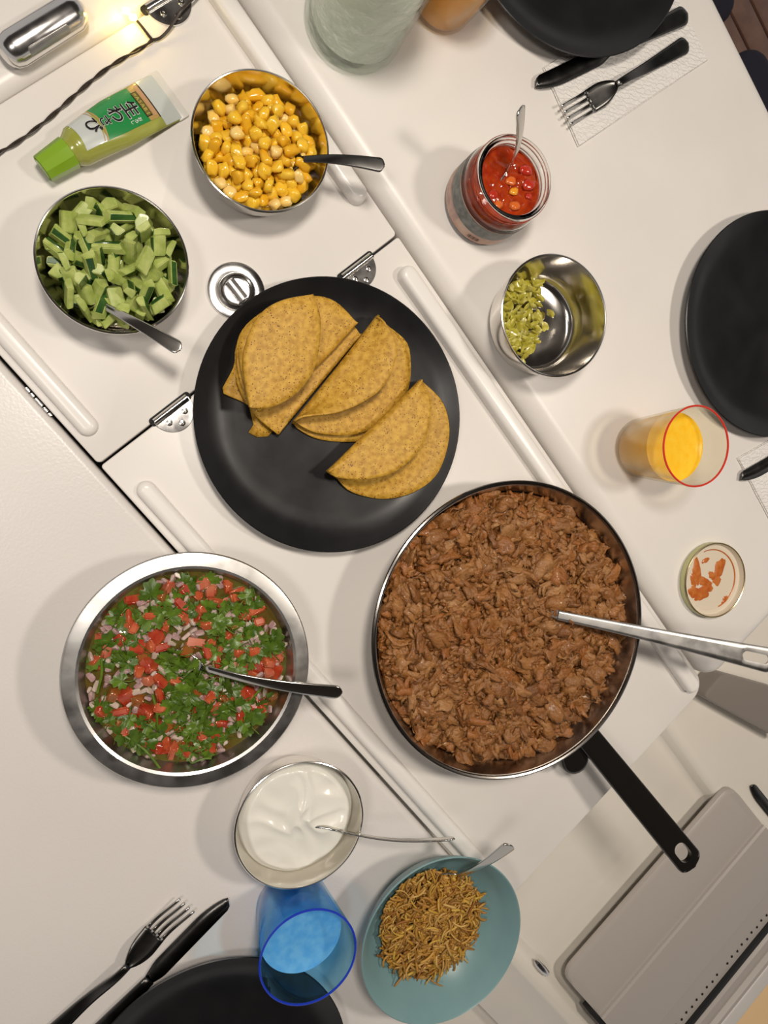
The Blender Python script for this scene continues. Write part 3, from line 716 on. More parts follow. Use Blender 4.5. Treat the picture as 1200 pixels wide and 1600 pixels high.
# shredded chicken: thousands of ragged shreds, one heap
chick = mat('shredded_chicken', (0.19, 0.068, 0.016), 0.40, color2=(0.37, 0.165, 0.048), scale=110, sub=0.1, coat=0.10,
            island=[(0.10, 0.034, 0.008), (0.27, 0.108, 0.026), (0.20, 0.074, 0.016), (0.34, 0.155, 0.045), (0.29, 0.090, 0.016), (0.24, 0.094, 0.024), (0.40, 0.205, 0.075), (0.14, 0.046, 0.011)], bump=0.8, bscale=380, bdist=0.0020)
bm = bmesh.new(); bmesh.ops.create_icosphere(bm, subdivisions=2, radius=1.0); bm.verts.ensure_lookup_table(); bm.verts.index_update()
IV = np.array([v.co[:] for v in bm.verts]); IF = np.array([[v.index for v in f.verts] for f in bm.faces]); bm.free()
bm = bmesh.new(); bmesh.ops.create_icosphere(bm, subdivisions=3, radius=1.0); bm.verts.ensure_lookup_table(); bm.verts.index_update()
IV3 = np.array([v.co[:] for v in bm.verts]); IF3 = np.array([[v.index for v in f.verts] for f in bm.faces]); bm.free()
def shreds(n, place, size, seed, ragged=0.34, IV=IV, IF=IF, fib=(7, 11), fa=0.16):
    r = np.random.default_rng(seed); V = []; Fc = []
    for i in range(n):
        c, tilt = place(r); s = size(r)
        ph = r.uniform(0, 6.28, 9)
        k = 1 + ragged * (np.sin(IV @ (r.normal(0, 2.6, 3)) + ph[0]) * 0.6 + np.sin(IV @ (r.normal(0, 4.5, 3)) + ph[1]) * 0.45)
        k = k + fa * np.sin(IV[:, 1] * r.uniform(*fib) + IV[:, 0] * r.normal(0, 2.5) + 1.5 * np.sin(IV[:, 0] * 3 + ph[6]) + ph[4]) + 0.10 * np.sin(IV @ r.normal(0, 9, 3) + ph[5])
        p = IV * k[:, None] * s
        p[:, 2] += 0.35 * s[1] * np.sin(p[:, 0] / s[0] * 2.2 + ph[2]); p[:, 1] += 0.4 * s[1] * np.sin(p[:, 0] / s[0] * 1.7 + ph[3])
        az = r.uniform(0, 6.283); t1, t2 = r.normal(0, tilt, 2)
        ca_, sa_ = math.cos(az), math.sin(az); Rz = np.array([[ca_, -sa_, 0], [sa_, ca_, 0], [0, 0, 1]])
        Rx = np.array([[1, 0, 0], [0, math.cos(t1), -math.sin(t1)], [0, math.sin(t1), math.cos(t1)]]); Ry = np.array([[math.cos(t2), 0, math.sin(t2)], [0, 1, 0], [-math.sin(t2), 0, math.cos(t2)]])
        V.append(p @ (Rz @ Ry @ Rx).T + c); Fc.append(IF + i * len(IV))
    V = np.concatenate(V); Fc = np.concatenate(Fc); mb = MB(); dx = V[:, :2] - np.array([FX, FY]); lim = np.interp(V[:, 2], (0.005, 0.015, 0.028, 0.046), (0.119, 0.1305, 0.1388, 0.1448)) - 0.0004; V[:, :2] = np.array([FX, FY]) + dx * np.minimum(1, lim / (np.hypot(dx[:, 0], dx[:, 1]) + 1e-9))[:, None]; mb.v = V.tolist(); mb.f = Fc.tolist(); mb.mi = [0] * len(mb.f); return mb
def surf(x, y):
    rr = math.hypot(x, y) / 0.14
    return 0.0365 + 0.0045 * (1 - rr ** 2) + 0.0065 * noise.noise(Vector((x * 42, y * 42, 0.4))) - 0.010 * max(0, rr - 0.9) / 0.1
def pl_c(r):
    a = r.uniform(0, 6.283); q = 0.136 * math.sqrt(r.uniform(0, 1)); x, y = q * math.cos(a), q * math.sin(a)
    return np.array([FX + x, FY + y, surf(x, y) + r.normal(0, 0.0012)]), 0.38
def sz_c(r):
    b = r.choice([0.0026, 0.0040, 0.0058, 0.0080], p=[.44, .40, .13, .03]); return np.array([b * r.uniform(1.0, 1.9), b * r.uniform(0.7, 1.15), b * r.uniform(0.42, 0.66)])
bedr = []
for i in range(25):
    bedr.append([(FX + 0.131 * i / 24 * math.cos(a), FY + 0.131 * i / 24 * math.sin(a), surf(0.131 * i / 24 * math.cos(a), 0.131 * i / 24 * math.sin(a)) - 0.004) for a in [2 * math.pi * j / 96 for j in range(97)]])
def sz_big(r):
    b = r.choice([0.0060, 0.0080, 0.0100], p=[.45, .38, .17]); return np.array([b * r.uniform(1.0, 1.7), b * r.uniform(0.7, 1.1), b * r.uniform(0.34, 0.5)])
mbc = shreds(3000, pl_c, lambda r: sz_c(r) * np.array([1.15, 0.75, 0.9]), 5); mbc.merge(shreds(520, pl_c, sz_big, 9, 0.42, IV3, IF3, (13, 19), 0.15)); mbc.merge(grid(bedr))
o = mbc.build('shredded_chicken', chick, angle=180); tag(o, 'brown saucy shredded chicken heaped across the frying pan', 'chicken', None, 'stuff')
sauce = mat('pan_sauce', (0.10, 0.032, 0.008), 0.12, color2=(0.16, 0.055, 0.014), scale=50)
o = lathe([(0, 0.012), (0.10, 0.020), (0.1380, 0.030), (0.1375, 0.0285), (0, 0.008)], 96).xform(Matrix.Translation((FX, FY, 0))).build('pan_sauce', sauce)
tag(o, 'dark brown sauce along the wall of the frying pan', 'sauce', None, 'stuff')

# ---- teal bowl with fried onions
TX, TY = 0.2610, -0.4756
tb = thing('ceramic_bowl', 'round teal ceramic bowl with crisp fried onions', 'bowl', (TX, TY, 0))
pr = [(0, 0.001), (0.036, 0.001), (0.040, 0), (0.045, 0), (0.047, 0.004), (0.064, 0.016), (0.078, 0.034), (0.0848, 0.0485), (0.0860, 0.0505), (0.0850, 0.0515), (0.0835, 0.0500),
      (0.0755, 0.0345), (0.062, 0.0185), (0.045, 0.0085), (0.02, 0.006), (0, 0.006)]
lathe(pr, 112).build('bowl_body', M['teal'], tb, angle=60)
oc = mat('fried_onion', (0.42, 0.20, 0.045), 0.42, island=[(0.14, 0.050, 0.009), (0.50, 0.27, 0.050), (0.34, 0.155, 0.025), (0.60, 0.38, 0.11), (0.24, 0.09, 0.012), (0.46, 0.24, 0.035), (0.56, 0.36, 0.06)], bump=0.3, bscale=500)
mb = MB(); r = random.Random(4)
oxc, oyc = at(676, 1452, 0.032).x - TX, at(676, 1452, 0.032).y - TY
for i in range(2000):
    a = r.uniform(0, 6.283); q = 0.0590 * math.sqrt(r.random()) * (1 + 0.10 * math.sin(3 * a + 1)); x, y = q * math.cos(a), q * math.sin(a)
    z = 0.0375 - 0.0125 * (q / 0.052) ** 2 + r.uniform(-0.006, 0.0015); az = r.uniform(0, 6.283); L = r.uniform(0.006, 0.021) ; cv = r.uniform(-110, 110); w = r.uniform(0.0006, 0.0016); pts = []
    px, py, pz = x, y, z; el = r.gauss(0, 0.22); hd = az
    for s in range(7):
        qx, qy = oxc + px, oyc + py; lim = 0.041 + 1.3 * max(pz - 0.0105, 0) ; kq = min(1, lim / (math.hypot(qx, qy) + 1e-9)); qx *= kq; qy *= kq; pts.append((TX + qx, TY + qy, max(pz, float(np.interp(math.hypot(qx, qy), (0, 0.02, 0.045, 0.062, 0.0755), (0.006, 0.006, 0.0085, 0.0185, 0.0345))) + w + 0.0004))); hd += cv * L / 6 * (1 + r.uniform(-.6, .6)); px += L / 6 * math.cos(hd) * math.cos(el); py += L / 6 * math.sin(hd) * math.cos(el); pz += L / 6 * math.sin(el); el -= 0.03
    mb.merge(tube(pts, [w * 0.5] + [w] * 5 + [w * 0.5], 5))
o = mb.build('fried_onions', oc, angle=180); tag(o, 'crisp golden brown fried onion shreds heaped in the teal bowl', 'fried onion', None, 'stuff')

# ---- drinking glasses
def tumbler(label, x, y, z, R, h, tint, rimc, group=None, name='tumbler'):
    t = thing(name, label, 'glass', (x, y, z)); rb = R * 0.80
    gm = clear_wall('tumbler_wall', tint)
    pr = [(0, 0.0012), (rb * 0.9, 0.0), (rb, 0.003), (R, h - 0.001), (R - 0.0009, h), (R - 0.0018, h - 0.001), (rb - 0.0016, 0.0050), (rb * 0.85, 0.0032), (0, 0.0028)]
    lathe(pr, 80).build('glass_wall', gm, t, angle=60)
    circle_tube(R - 0.0009, h, 0.0010, 80, 8).build('glass_rim', mat('tumbler_rim', rimc, 0.08, trans=0.35, ior=1.45), t)
    return t
def drink(name, label, cat, x, y, z, R, h, fill, color, rough=0.08, trans=0.9, c2=None):
    rb = R * 0.80; f = lambda zz: rb + (R - rb) * zz / h - 0.0019
    pr = [(0, 0.0032), (rb * 0.83, 0.0037), (f(0.006) - 0.0005, 0.0060), (f(fill) - 0.0003, fill), (f(fill) - 0.0015, fill - 0.0006), (0, fill - 0.0008)]
    o = lathe(pr, 80).xform(Matrix.Translation((x, y, z))).build(name, mat(name, color, rough, trans=trans, ior=1.12, color2=c2, scale=120, sub=0.0), angle=60)
    tag(o, label, cat); return o
GO = (0.5096, 0.0153)
tumbler('clear tumbler with a red rim holding orange drink beside the black plate', GO[0], GO[1], ZR, 0.0408, 0.085, (0.98, 0.95, 0.86), (0.75, 0.05, 0.03))
drink('orange_drink', 'fizzy orange drink in the red rimmed tumbler beside the black plate', 'drink', GO[0], GO[1], ZR, 0.0408, 0.085, 0.056, (1.0, 0.57, 0.025), 0.12, 0.22, (1.0, 0.64, 0.05))
GB = (0.1178, -0.4362)
tumbler('blue tinted tumbler standing against the sour cream bowl', GB[0], GB[1], 0.0, 0.0440, 0.080, (0.56, 0.84, 1.0), (0.02, 0.06, 0.62))
drink('blue_drink', 'clear water looking blue in the blue tumbler', 'drink', GB[0], GB[1], 0.0, 0.0440, 0.080, 0.048, (0.13, 0.50, 0.95), 0.10, 0.40, (0.22, 0.62, 1.0))
G2 = Vector((0.2675, 0.4370, ZR))
tumbler('clear tumbler of orange drink behind the water carafe', G2.x, G2.y, ZR, 0.0390, 0.085, (0.99, 0.92, 0.80), (0.75, 0.05, 0.03))
drink('orange_drink', 'orange drink in the tumbler behind the water carafe', 'drink', G2.x, G2.y, ZR, 0.0390, 0.085, 0.060, (1.0, 0.55, 0.05), 0.12, 0.22, (1.0, 0.62, 0.09))
# carafe of pressed glass
KX, KY = 0.1801, 0.3985
ca_t = thing('water_carafe', 'tall crinkled glass carafe of water beside the orange tumbler', 'carafe', (KX, KY, ZR))
gl = clear_wall('pressed_glass', (0.94, 0.97, 0.94), 0.05, 1.35, 1.0, 75, 0.006)
pr = [(0, 0.003), (0.040, 0.0), (0.046, 0.001), (0.0495, 0.006), (0.050, 0.012), (0.0515, 0.15), (0.046, 0.185), (0.040, 0.205), (0.0375, 0.205), (0.0435, 0.184), (0.048, 0.15), (0.0465, 0.016), (0.043, 0.011), (0, 0.010)]
lathe([(r_ * 0.92, z_) for r_, z_ in pr], 96).build('carafe_wall', gl, ca_t, angle=60)
o = lathe([(0, 0.0105), (0.0390, 0.0115), (0.0423, 0.017), (0.0434, 0.13), (0, 0.13)], 72).xform(Matrix.Translation((KX, KY, ZR))).build('water', mat('water', (0.92, 0.94, 0.90), 0.16, trans=0.35, ior=1.10, bump=0.4, bscale=60, bdist=0.004), angle=60)
tag(o, 'clear water filling the crinkled glass carafe', 'water')

# ---- sauce jar
JX, JY = 0.3128, 0.2552
jr = thing('sauce_jar', 'open glass jar of red tomato sauce with a printed grey label', 'jar', (JX, JY, ZR))
jg = mat('jar_glass', (0.96, 0.96, 0.94), 0.02, trans=1.0, ior=1.30)
pr = [(0, 0.003), (0.034, 0.0), (0.0395, 0.002), (0.0410, 0.006), (0.0410, 0.044), (0.0400, 0.050), (0.0372, 0.0545), (0.0368, 0.057), (0.0385, 0.0585), (0.0372, 0.060), (0.0372, 0.063), (0.0386, 0.0645), (0.0372, 0.066), (0.0368, 0.0675), (0.0355, 0.0685),
      (0.0330, 0.0675), (0.0322, 0.065), (0.0322, 0.058), (0.0345, 0.053), (0.0380, 0.048), (0.0385, 0.044), (0.0385, 0.008), (0.036, 0.005), (0, 0.005)]
lathe(pr, 96).build('jar_wall', jg, jr, angle=50)
la0, la1 = math.radians(60), math.radians(385)
def band(z0, z1, a0, a1, r=0.04125, n=60): return lathe([(r, z0), (r, z1)], n, (a0, a1))
lb = band(0.007, 0.041, la0, la1).build('jar_label', mat('label_tan', (0.46, 0.24, 0.16), 0.4, color2=(0.60, 0.42, 0.33), scale=50), jr)
for nm, z0, z1, c, c2, a0, a1 in (('label_band', 0.021, 0.0395, (0.085, 0.095, 0.092), (0.19, 0.20, 0.19), la0, math.radians(300)),
                             ('label_print', 0.010, 0.0195, (0.40, 0.26, 0.24), (0.55, 0.36, 0.30), math.radians(150), math.radians(215)),
                             ('label_band', 0.031, 0.0395, (0.60, 0.55, 0.52), (0.48, 0.42, 0.40), math.radians(300), la1)):
    band(z0, z1, a0, a1, 0.0414).build(nm, mat(nm, c, 0.4, color2=c2, scale=160), lb)
for k in range(9):
    a = math.radians(240 + k * 2.0); band(0.0105, 0.0165, a, a + math.radians((0.7, 1.2, 0.5)[k % 3]), 0.0415, 2).build('barcode_bar', M['gap'], lb)
rows = []
for i in range(17):
    rows.append([(JX + 0.0316 * i / 16 * math.cos(a), JY + 0.0316 * i / 16 * math.sin(a), ZR + 0.0535 + 0.0022 * noise.noise(Vector((i * math.cos(a) * 0.22, i * math.sin(a) * 0.22, 2.2))) + (0.0012 * noise.noise(Vector((i * math.cos(a) * 0.6, i * math.sin(a) * 0.6, 4))))) for a in [2 * math.pi * j / 60 for j in range(61)]])
sm = mat('tomato_sauce', (0.29, 0.020, 0.004), 0.12, color2=(0.38, 0.045, 0.007), scale=120, sub=0.12, coat=0.4)
g = grid(rows); g.merge(lathe([(0.0316, 0.0535), (0.0320, 0.0535), (0.0342, 0.0525), (0.0376, 0.047), (0.0380, 0.044), (0.0380, 0.0085), (0.0355, 0.0056), (0, 0.0056)], 60).xform(Matrix.Translation((JX, JY, ZR))))
o = g.build('tomato_sauce', sm, angle=100); tag(o, 'chunky red tomato sauce filling the open jar', 'sauce', None, 'stuff')
for k, (px, py, s, c) in enumerate(((798, 283, .0050, 1), (802, 300, .0042, 0), (803, 322, .0050, 1), (820, 266, .0062, 2), (825, 290, .0060, 2), (770, 305, .0050, 2), (778, 320, .0045, 1), (826, 307, .0032, 2))):
    p = at(px, py, ZR + 0.0545)
    o = blob(k + 60, s, s * 0.8, s * 0.5, 0.5, 2).xform(Matrix.Translation(p)).build('sauce_chunk', mat('chunk', ((0.75, 0.30, 0.02), (0.62, 0.13, 0.02), (0.42, 0.025, 0.01))[c], 0.2, coat=0.5), angle=180)
    tag(o, ('bright yellow pepper piece in the red jar sauce', 'orange vegetable piece in the red jar sauce', 'soft red tomato piece in the jar sauce')[c], 'vegetable', 'chunks in the jar sauce')

# ---- jar lid lying upside down
LX, LY = 0.6157, -0.138
ld = thing('jar_lid', 'upturned jar lid smeared with red sauce on the side table', 'lid', (LX, LY, ZR))
pr = [(0, 0.0), (0.0425, 0.0), (0.0435, 0.001), (0.0438, 0.0070), (0.0442, 0.0082), (0.0434, 0.0090), (0.0424, 0.0082), (0.0422, 0.0050), (0.0412, 0.0030), (0.036, 0.0026), (0.0355, 0.0018), (0, 0.0018)]
lathe(pr, 96).build('lid_body', mat('lid_cream', (0.66, 0.58, 0.46), 0.28), ld, angle=40)
circle_tube(0.0434, 0.0086, 0.0010, 96, 8).build('lid_curl', mat('lid_gold', (0.62, 0.52, 0.30), 0.22, 1.0), ld)
lathe([(0.0441, 0.0008), (0.0443, 0.0076)], 96).build('lid_skirt', mat('lid_green', (0.50, 0.50, 0.24), 0.3), ld)
smm = mat('sauce_smear', (0.42, 0.095, 0.016), 0.25, color2=(0.52, 0.17, 0.04), scale=160)
for k, (px, py, a, b, rt) in enumerate(((1090, 893, .0045, .0120, .2), (1101, 910, .0040, .0085, 1.2), (1124, 888, .0050, .0110, -.3), (1120, 906, .0045, .0050, .5), (1096, 927, .0080, .0060, .3), (1085, 925, .0050, .0080, .9), (1105, 919, .006, .0045, .2), (1113, 900, .003, .005, 1.), (1133, 938, .003, .0045, -.6), (1084, 905, .003, .008, .1), (1102, 876, .004, .0022, .4))):
    p = at(px, py, ZR + 0.0019); n = 26; mbp = MB(); a *= 1.45; b *= 1.25
    ring = []
    for i in range(n):
        t = 2 * math.pi * i / n; kk = 1 + 0.45 * noise.noise(Vector((math.cos(t) * 1.6, math.sin(t) * 1.6, k * 3.3)))
        x, y = a * kk * math.cos(t), b * kk * math.sin(t); ring.append((x * math.cos(rt) - y * math.sin(rt), x * math.sin(rt) + y * math.cos(rt)))
    vs = [(p.x, p.y, p.z + 0.0007)] + [(p.x + x * .7, p.y + y * .7, p.z + 0.0006) for x, y in ring] + [(p.x + x, p.y + y, p.z - 0.0001) for x, y in ring]
    mbp.add(vs, [(0, 1 + i, 1 + (i + 1) % n) for i in range(n)] + [(1 + i, 1 + n + i, 1 + n + (i + 1) % n, 1 + (i + 1) % n) for i in range(n)])
    mbp.build('sauce_smear', smm, ld, world=True, angle=180)
lathe([(0.0345, 0.0019), (0.0352, 0.0024), (0.0358, 0.0026)], 48, (math.radians(-70), math.radians(110))).build('sauce_smear', smm, ld)

# ================================================================== TACO SHELLS
taco = mat('corn_tortilla', (0.40, 0.205, 0.015), 0.55, color2=(0.60, 0.35, 0.046), scale=210, specks=((0.15, 0.055, 0.008), 400, 0.19), bump=0.35, bscale=420, detail=5, bdist=0.0008)
def zp(x, y): return (280 + x / 2.609, 380 + y / 2.609)
def plate_z(p):
    rr = math.hypot(p.x - 0.1601, p.y - 0.0421); t = [(0, 0.0052), (0.09, 0.0058), (0.100, 0.0068), (0.108, 0.0090), (0.117, 0.0132), (0.128, 0.019)]
    for (a, b), (c, d) in zip(t, t[1:]):
        if rr <= c: return b + (d - b) * (rr - a) / (c - a)
    return 0.019
def shell(label, spine, top, bot, zb, rb, rise, seed, th=0.0017, lift=0.0):
    """lift tips the folded side up where it leans on a neighbour"""
    n = 36
    zt = zb + 2 * rb
    S = [at(*zp(*p), zb + rb + lift) for p in spine]; S = resample(S, n)
    cs = (S[0] + S[-1]) / 2
    ends = [spine[0], spine[-1]]
    Et = resample([at(*zp(*p), zt + rise * (0.25 + 0.75 * math.sin(math.pi * i / (len(top) + 1)))) for i, p in enumerate([ends[0]] + top + [ends[1]])], n)
    Eb = resample([at(*zp(*p), zb) for p in [ends[0]] + bot + [ends[1]]], n)
    ce = sum(Eb, Vector()) / len(Eb); out = (cs - ce); out.z = 0; out.normalize()
    rows = []
    for i in range(n + 1):
        row = []; e = min(1, 6 * min(i, n - i) / n + 0.02)
        s0 = S[i] - out * rb * e
        def wob(p): return 0.0011 * noise.noise(Vector((p.x * 60 + seed * 5, p.y * 60, 1.0))) + 0.0004 * noise.noise(Vector((p.x * 300, p.y * 300, seed)))
        for w in [1 - k / 9 for k in range(10)]:
            p = s0.lerp(Eb[i], w); z = max(zb + lift * (1 - w) + wob(p) * w, plate_z(p) + 0.0024 + 0.4 * (zb - 0.0065)); row.append((p.x, p.y, z))
        for k in range(1, 6):
            a = math.pi * k / 6; p = s0 + out * rb * e * math.sin(a); row.append((p.x, p.y, max(zb + lift, plate_z(p) + 0.0024) + rb * (1 - math.cos(a))))
        for w in [k / 9 for k in range(10)]:
            p = s0.lerp(Et[i], w); z = zt + lift * (1 - w) + (Et[i].z - zt) * w ** 1.3 + 0.0022 * math.sin(math.pi * w) * e + wob(p) * w; row.append((p.x, p.y, max(z, plate_z(p) + 0.004)))
        rows.append(row)
    o = grid(rows); c = Vector((cs.x, cs.y, zb)); o.xform(Matrix.Translation(-c))
    ob = o.build('taco_shell', taco, angle=180); ob.location = c; thick(ob, th, 0)
    tag(ob, label, 'taco shell', 'taco shells on the black plate'); return ob
shell('single folded taco shell lying apart on the emptier side of the plate', [(982, 560), (800, 738), (605, 930)], [(1006, 592), (1024, 690), (988, 828), (885, 928), (760, 962), (648, 955)],
      [(1062, 650), (1085, 780), (1042, 930), (952, 1012), (830, 1042), (700, 1014), (640, 958)], 0.0065, 0.0055, 0.018, 1, lift=0.0118)
shell('lower taco shell of the middle pair, mostly hidden inside the pair', [(800, 312), (640, 520), (462, 735)], [(890, 372), (915, 470), (900, 590), (820, 690), (700, 745), (500, 738)],
      [(915, 398), (940, 490), (930, 600), (875, 700), (800, 790), (690, 810), (560, 797), (472, 750)], 0.0065, 0.0020, 0.0005, 2)
shell('upper taco shell of the middle pair with its top leaf lifted', [(806, 298), (650, 500), (470, 725)], [(838, 322), (872, 385), (886, 452), (842, 570), (762, 640), (640, 692), (505, 706)],
      [(900, 388), (934, 470), (932, 580), (880, 680), (780, 757), (680, 783), (560, 773), (482, 737)], 0.0160, 0.0060, 0.014, 3)
shell('bottom taco shell of the left stack with its fold against the middle pair', [(736, 374), (580, 564), (401, 778)], [(700, 330), (600, 285), (420, 300), (290, 420), (230, 540), (300, 690)],
      [(690, 330), (560, 270), (380, 290), (240, 400), (222, 500), (182, 580), (175, 612), (285, 664)], 0.0065, 0.0040, 0.001, 4)
shell('middle taco shell of the left stack showing its straight fold', [(722, 326), (560, 500), (322, 684)], [(640, 242), (540, 216), (400, 248), (300, 312), (245, 400), (262, 560)],
      [(640, 246), (540, 220), (400, 252), (290, 316), (235, 410), (250, 570)], 0.0210, 0.0040, 0.0005, 5)
shell('topmost taco shell of the left stack with a speckled rounded edge', [(545, 214), (420, 236), (325, 300), (268, 430), (266, 540), (288, 668)], [(572, 290), (575, 380), (552, 505), (492, 598), (400, 660), (330, 672)],
      [(566, 290), (566, 380), (545, 500), (485, 590), (400, 650), (330, 664)], 0.0350, 0.0030, 0.001, 6)
# broken chip
cp = [zp(*p) for p in ((285, 665), (345, 690), (382, 765), (360, 788), (318, 790), (282, 772), (303, 740))]
cw = [at(x, y, 0.0064) for x, y in cp]; cc = sum(cw, Vector()) / len(cw)
mb = MB(); mb.add([(0, 0, 0.0008)] + [tuple(p - cc) for p in cw], [(0, 1 + i, 1 + (i + 1) % len(cw)) for i in range(len(cw))])
o = mb.build('taco_chip', taco); o.location = cc; thick(o, 0.0014, 0); tag(o, 'small broken taco shell chip poking out under the left stack', 'taco chip')

# ================================================================== CUTLERY
def spoon(label, p0, p1, roll=0.0, wb=0.0125, wh=0.0060, sag=0.006, name='teaspoon', material='cutlery', dip=0.0035):
    L = (p1 - p0).length; m = frame(p0, p1, roll)
    c = p0; t = thing(name, label, 'spoon', tuple(c), 0, 'teaspoons in the dishes')
    def wfun(s):
        if s < 0.30:
            q = s / 0.30; return max(wb * math.sqrt(max(math.sin(math.pi * min(q * 0.92 + 0.0, 1)), 0)) * (1 - 0.12 * q), 0.0003) if q < 0.86 else wb * 0.62 * (1 - (q - 0.86) / 0.14) + 0.0026 * ((q - 0.86) / 0.14) + 0.0012
        q = (s - 0.30) / 0.70; w = 0.0024 + (wh - 0.0024) * (q ** 1.1)
        if s > 0.955: w *= math.sqrt(max(1 - ((s - 0.955) / 0.045) ** 2, 0.0)) * 0.75 + 0.25 * (1 - ((s - 0.955) / 0.045) ** 6)
        return max(w, 0.0004)
    def zfun(s): return sag * math.sin(math.pi * min(max((s - 0.22) / 0.78, 0), 1)) * 1.0
    def row(s):
        w = wfun(s); d = dip * math.sin(math.pi * min(s / 0.31, 1)) if s < 0.31 else -0.0007 * (1 - s * 0.6)
        return [(L * s, w * y, zfun(s) + d * (y * y - 1)) for y in (-1, -.75, -.4, 0, .4, .75, 1)]
    bw = grid([row(0.31 * i / 16) for i in range(17)]).xform(m).build('spoon_bowl', M[material], t, world=True, angle=180); thick(bw, 0.0011)
    hd = grid([row(0.31 + 0.69 * math.sin(math.pi / 2 * i / 34)) for i in range(35)]).xform(m).build('spoon_handle', M[material], t, world=True, angle=180); thick(hd, 0.0017)
    return t
def ext(a, b, f):                                    # a point beyond a, away from b
    return a + (a - b) * f
def sp(label, a, b, back, **k):
    A, Bq = at(*a), at(*b); return spoon(label, ext(A, Bq, back), Bq, **k)
sp('steel teaspoon stuck in the sweetcorn', (468, 251, 0.033), (600, 259, 0.066), 0.40, material='dark_steel', wh=0.0062)
sp('steel teaspoon resting in the cucumber bowl', (160, 478, 0.033), (282, 546, 0.062), 0.50, wh=0.0060)
sp('steel teaspoon standing in the sauce jar', (789, 268, ZR + 0.056), (813, 168, ZR + 0.118), 0.40, wh=0.0068, wb=0.011, roll=0.25)
sp('steel teaspoon lying across the tomato herb salsa', (290, 1035, 0.040), (534, 1082, 0.074), 0.28, wb=0.0115, wh=0.0066, sag=0.008, roll=0.25)
sp('steel teaspoon turned on edge in the sour cream', (512, 1292, 0.035), (710, 1310, 0.092), 0.30, roll=1.25, wb=0.0090, wh=0.0060)
sp('steel teaspoon dug into the fried onions', (715, 1366, 0.036), (798, 1320, 0.088), 0.42, wh=0.0072, sag=0.004)

def fork(label, tip, end, material='dark_steel', group='forks'):
    L = (end - tip).length; m = frame(tip, end); t = thing('dinner_fork', label, 'fork', tuple(tip), 0, group)
    def zf(x):
        q = x / L
        return 0.0035 * max(0, 1 - q / 0.20) + 0.009 * math.exp(-((q - 0.42) / 0.16) ** 2) - 0.003 * math.exp(-((q - 0.16) / 0.1) ** 2)
    wh = lambda x: (0.0115 * (1 - max(0, (x / L - 0.30) / 0.08)) ** 0.8 + 0.0026 if 0.30 < x / L < 0.38 else (0.0122 - 0.0022 * abs(x / L - 0.30) / 0.09 if x / L <= 0.30 else 0))
    rows = []
    for i in range(15):
        s = 0.21 + 0.17 * i / 14; x = L * s
        w = 0.0118 if s < 0.26 else 0.0026 + 0.0092 * max(0, math.cos(math.pi / 2 * (s - 0.26) / 0.12)) ** 0.8
        rows.append([(x, w * y, zf(x) + 0.0016 * (y * y - 1)) for y in (-1, -.6, -.2, .2, .6, 1)])
    hd = grid(rows).xform(m).build('fork_head', M[material], t, world=True, angle=180); thick(hd, 0.0015)
    for k in range(4):
        y0 = -0.0096 + k * 0.0064
        r2 = []
        for i in range(9):
            s = 0.0 + 0.215 * i / 8; x = L * s; w = 0.0009 + 0.0009 * (i / 8)
            r2.append([(x, y0 + w * y, zf(x)) for y in (-1, 0, 1)])
        tn = grid(r2).xform(m).build('tine', M['cutlery'] if material == 'dark_steel' else M[material], hd, world=True, angle=180); thick(tn, 0.0016)
    r3 = []
    for i in range(31):
        s = 0.375 + 0.625 * math.sin(math.pi / 2 * i / 30); x = L * s; q = (s - 0.375) / 0.625; w = 0.0029 + 0.0062 * q ** 1.15
        if s > 0.96: w *= math.sqrt(max(1 - ((s - 0.96) / 0.0401) ** 2, 0.003))
        r3.append([(x, w * y, zf(x) - 0.0006 * y * y) for y in (-1, -.6, 0, .6, 1)])
    h = grid(r3).xform(m).build('fork_handle', M[material], t, world=True, angle=180); thick(h, 0.0026)
    return t
fork('dark steel fork lying on the folded white napkin', at(880, 183, ZR + 0.006), at(1074, 68, ZR + 0.005))
ft0, ft1 = at(292, 1411, 0.0045), at(200, 1500, 0.0045)
fork('dark steel fork lying on the bare table leaf next to a knife', ft0, ft0 + (ft1 - ft0).normalized() * 0.181)

def knife(label, tip, end, group='knives'):
    L = (end - tip).length; m = frame(tip, end); t = thing('table_knife', label, 'knife', tuple(tip), 0, group)
    rows = []
    for i in range(25):
        s = 0.47 * i / 24; x = L * s
        top = 0.0085 * min(1, math.sqrt(s / 0.03 + 0.001)) if s < 0.03 else 0.0085
        bot = -0.0085 * math.sin(min(s / 0.17, 1) * math.pi / 2) ** 0.7 if s < 0.40 else -0.0085 + 0.004 * (s - 0.40) / 0.07
        rows.append([(x, bot, 0.0), (x, bot * 0.5 + top * 0.5, 0.0006), (x, top * (1 if s < 0.42 else 1 - 0.4 * (s - 0.42) / 0.05), 0.0008)])
    b = grid(rows).xform(m).build('knife_blade', M['dark_steel'], t, world=True, angle=180); thick(b, 0.0014)
    r3 = []
    for i in range(27):
        s = 0.465 + 0.535 * math.sin(math.pi / 2 * i / 26); x = L * s; q = (s - 0.465) / 0.535; w = 0.0048 + 0.0050 * q
        if s > 0.965: w *= math.sqrt(max(1 - ((s - 0.965) / 0.0351) ** 2, 0.003))
        r3.append([(x, w * y, 0.0022 - 0.0010 * y * y) for y in (-1, -.6, 0, .6, 1)])
    h = grid(r3).xform(m).build('knife_handle', M['dark_steel'], t, world=True, angle=180); thick(h, 0.0036)
    return t
knife('dark steel table knife half hidden under the plate with the napkin', at(837, 136, ZR + 0.0042), at(1070, 24, ZR + 0.0052))
k0, k1 = at(356, 1403, 0.0018), at(238, 1524, 0.0018)
knife('dark steel table knife lying beside the fork on the bare table leaf', k0, k0 + (k1 - k0).normalized() * 0.207)
k0, k1 = at(1157, 750, ZR + 0.0045), at(1205, 722, ZR + 0.0045)
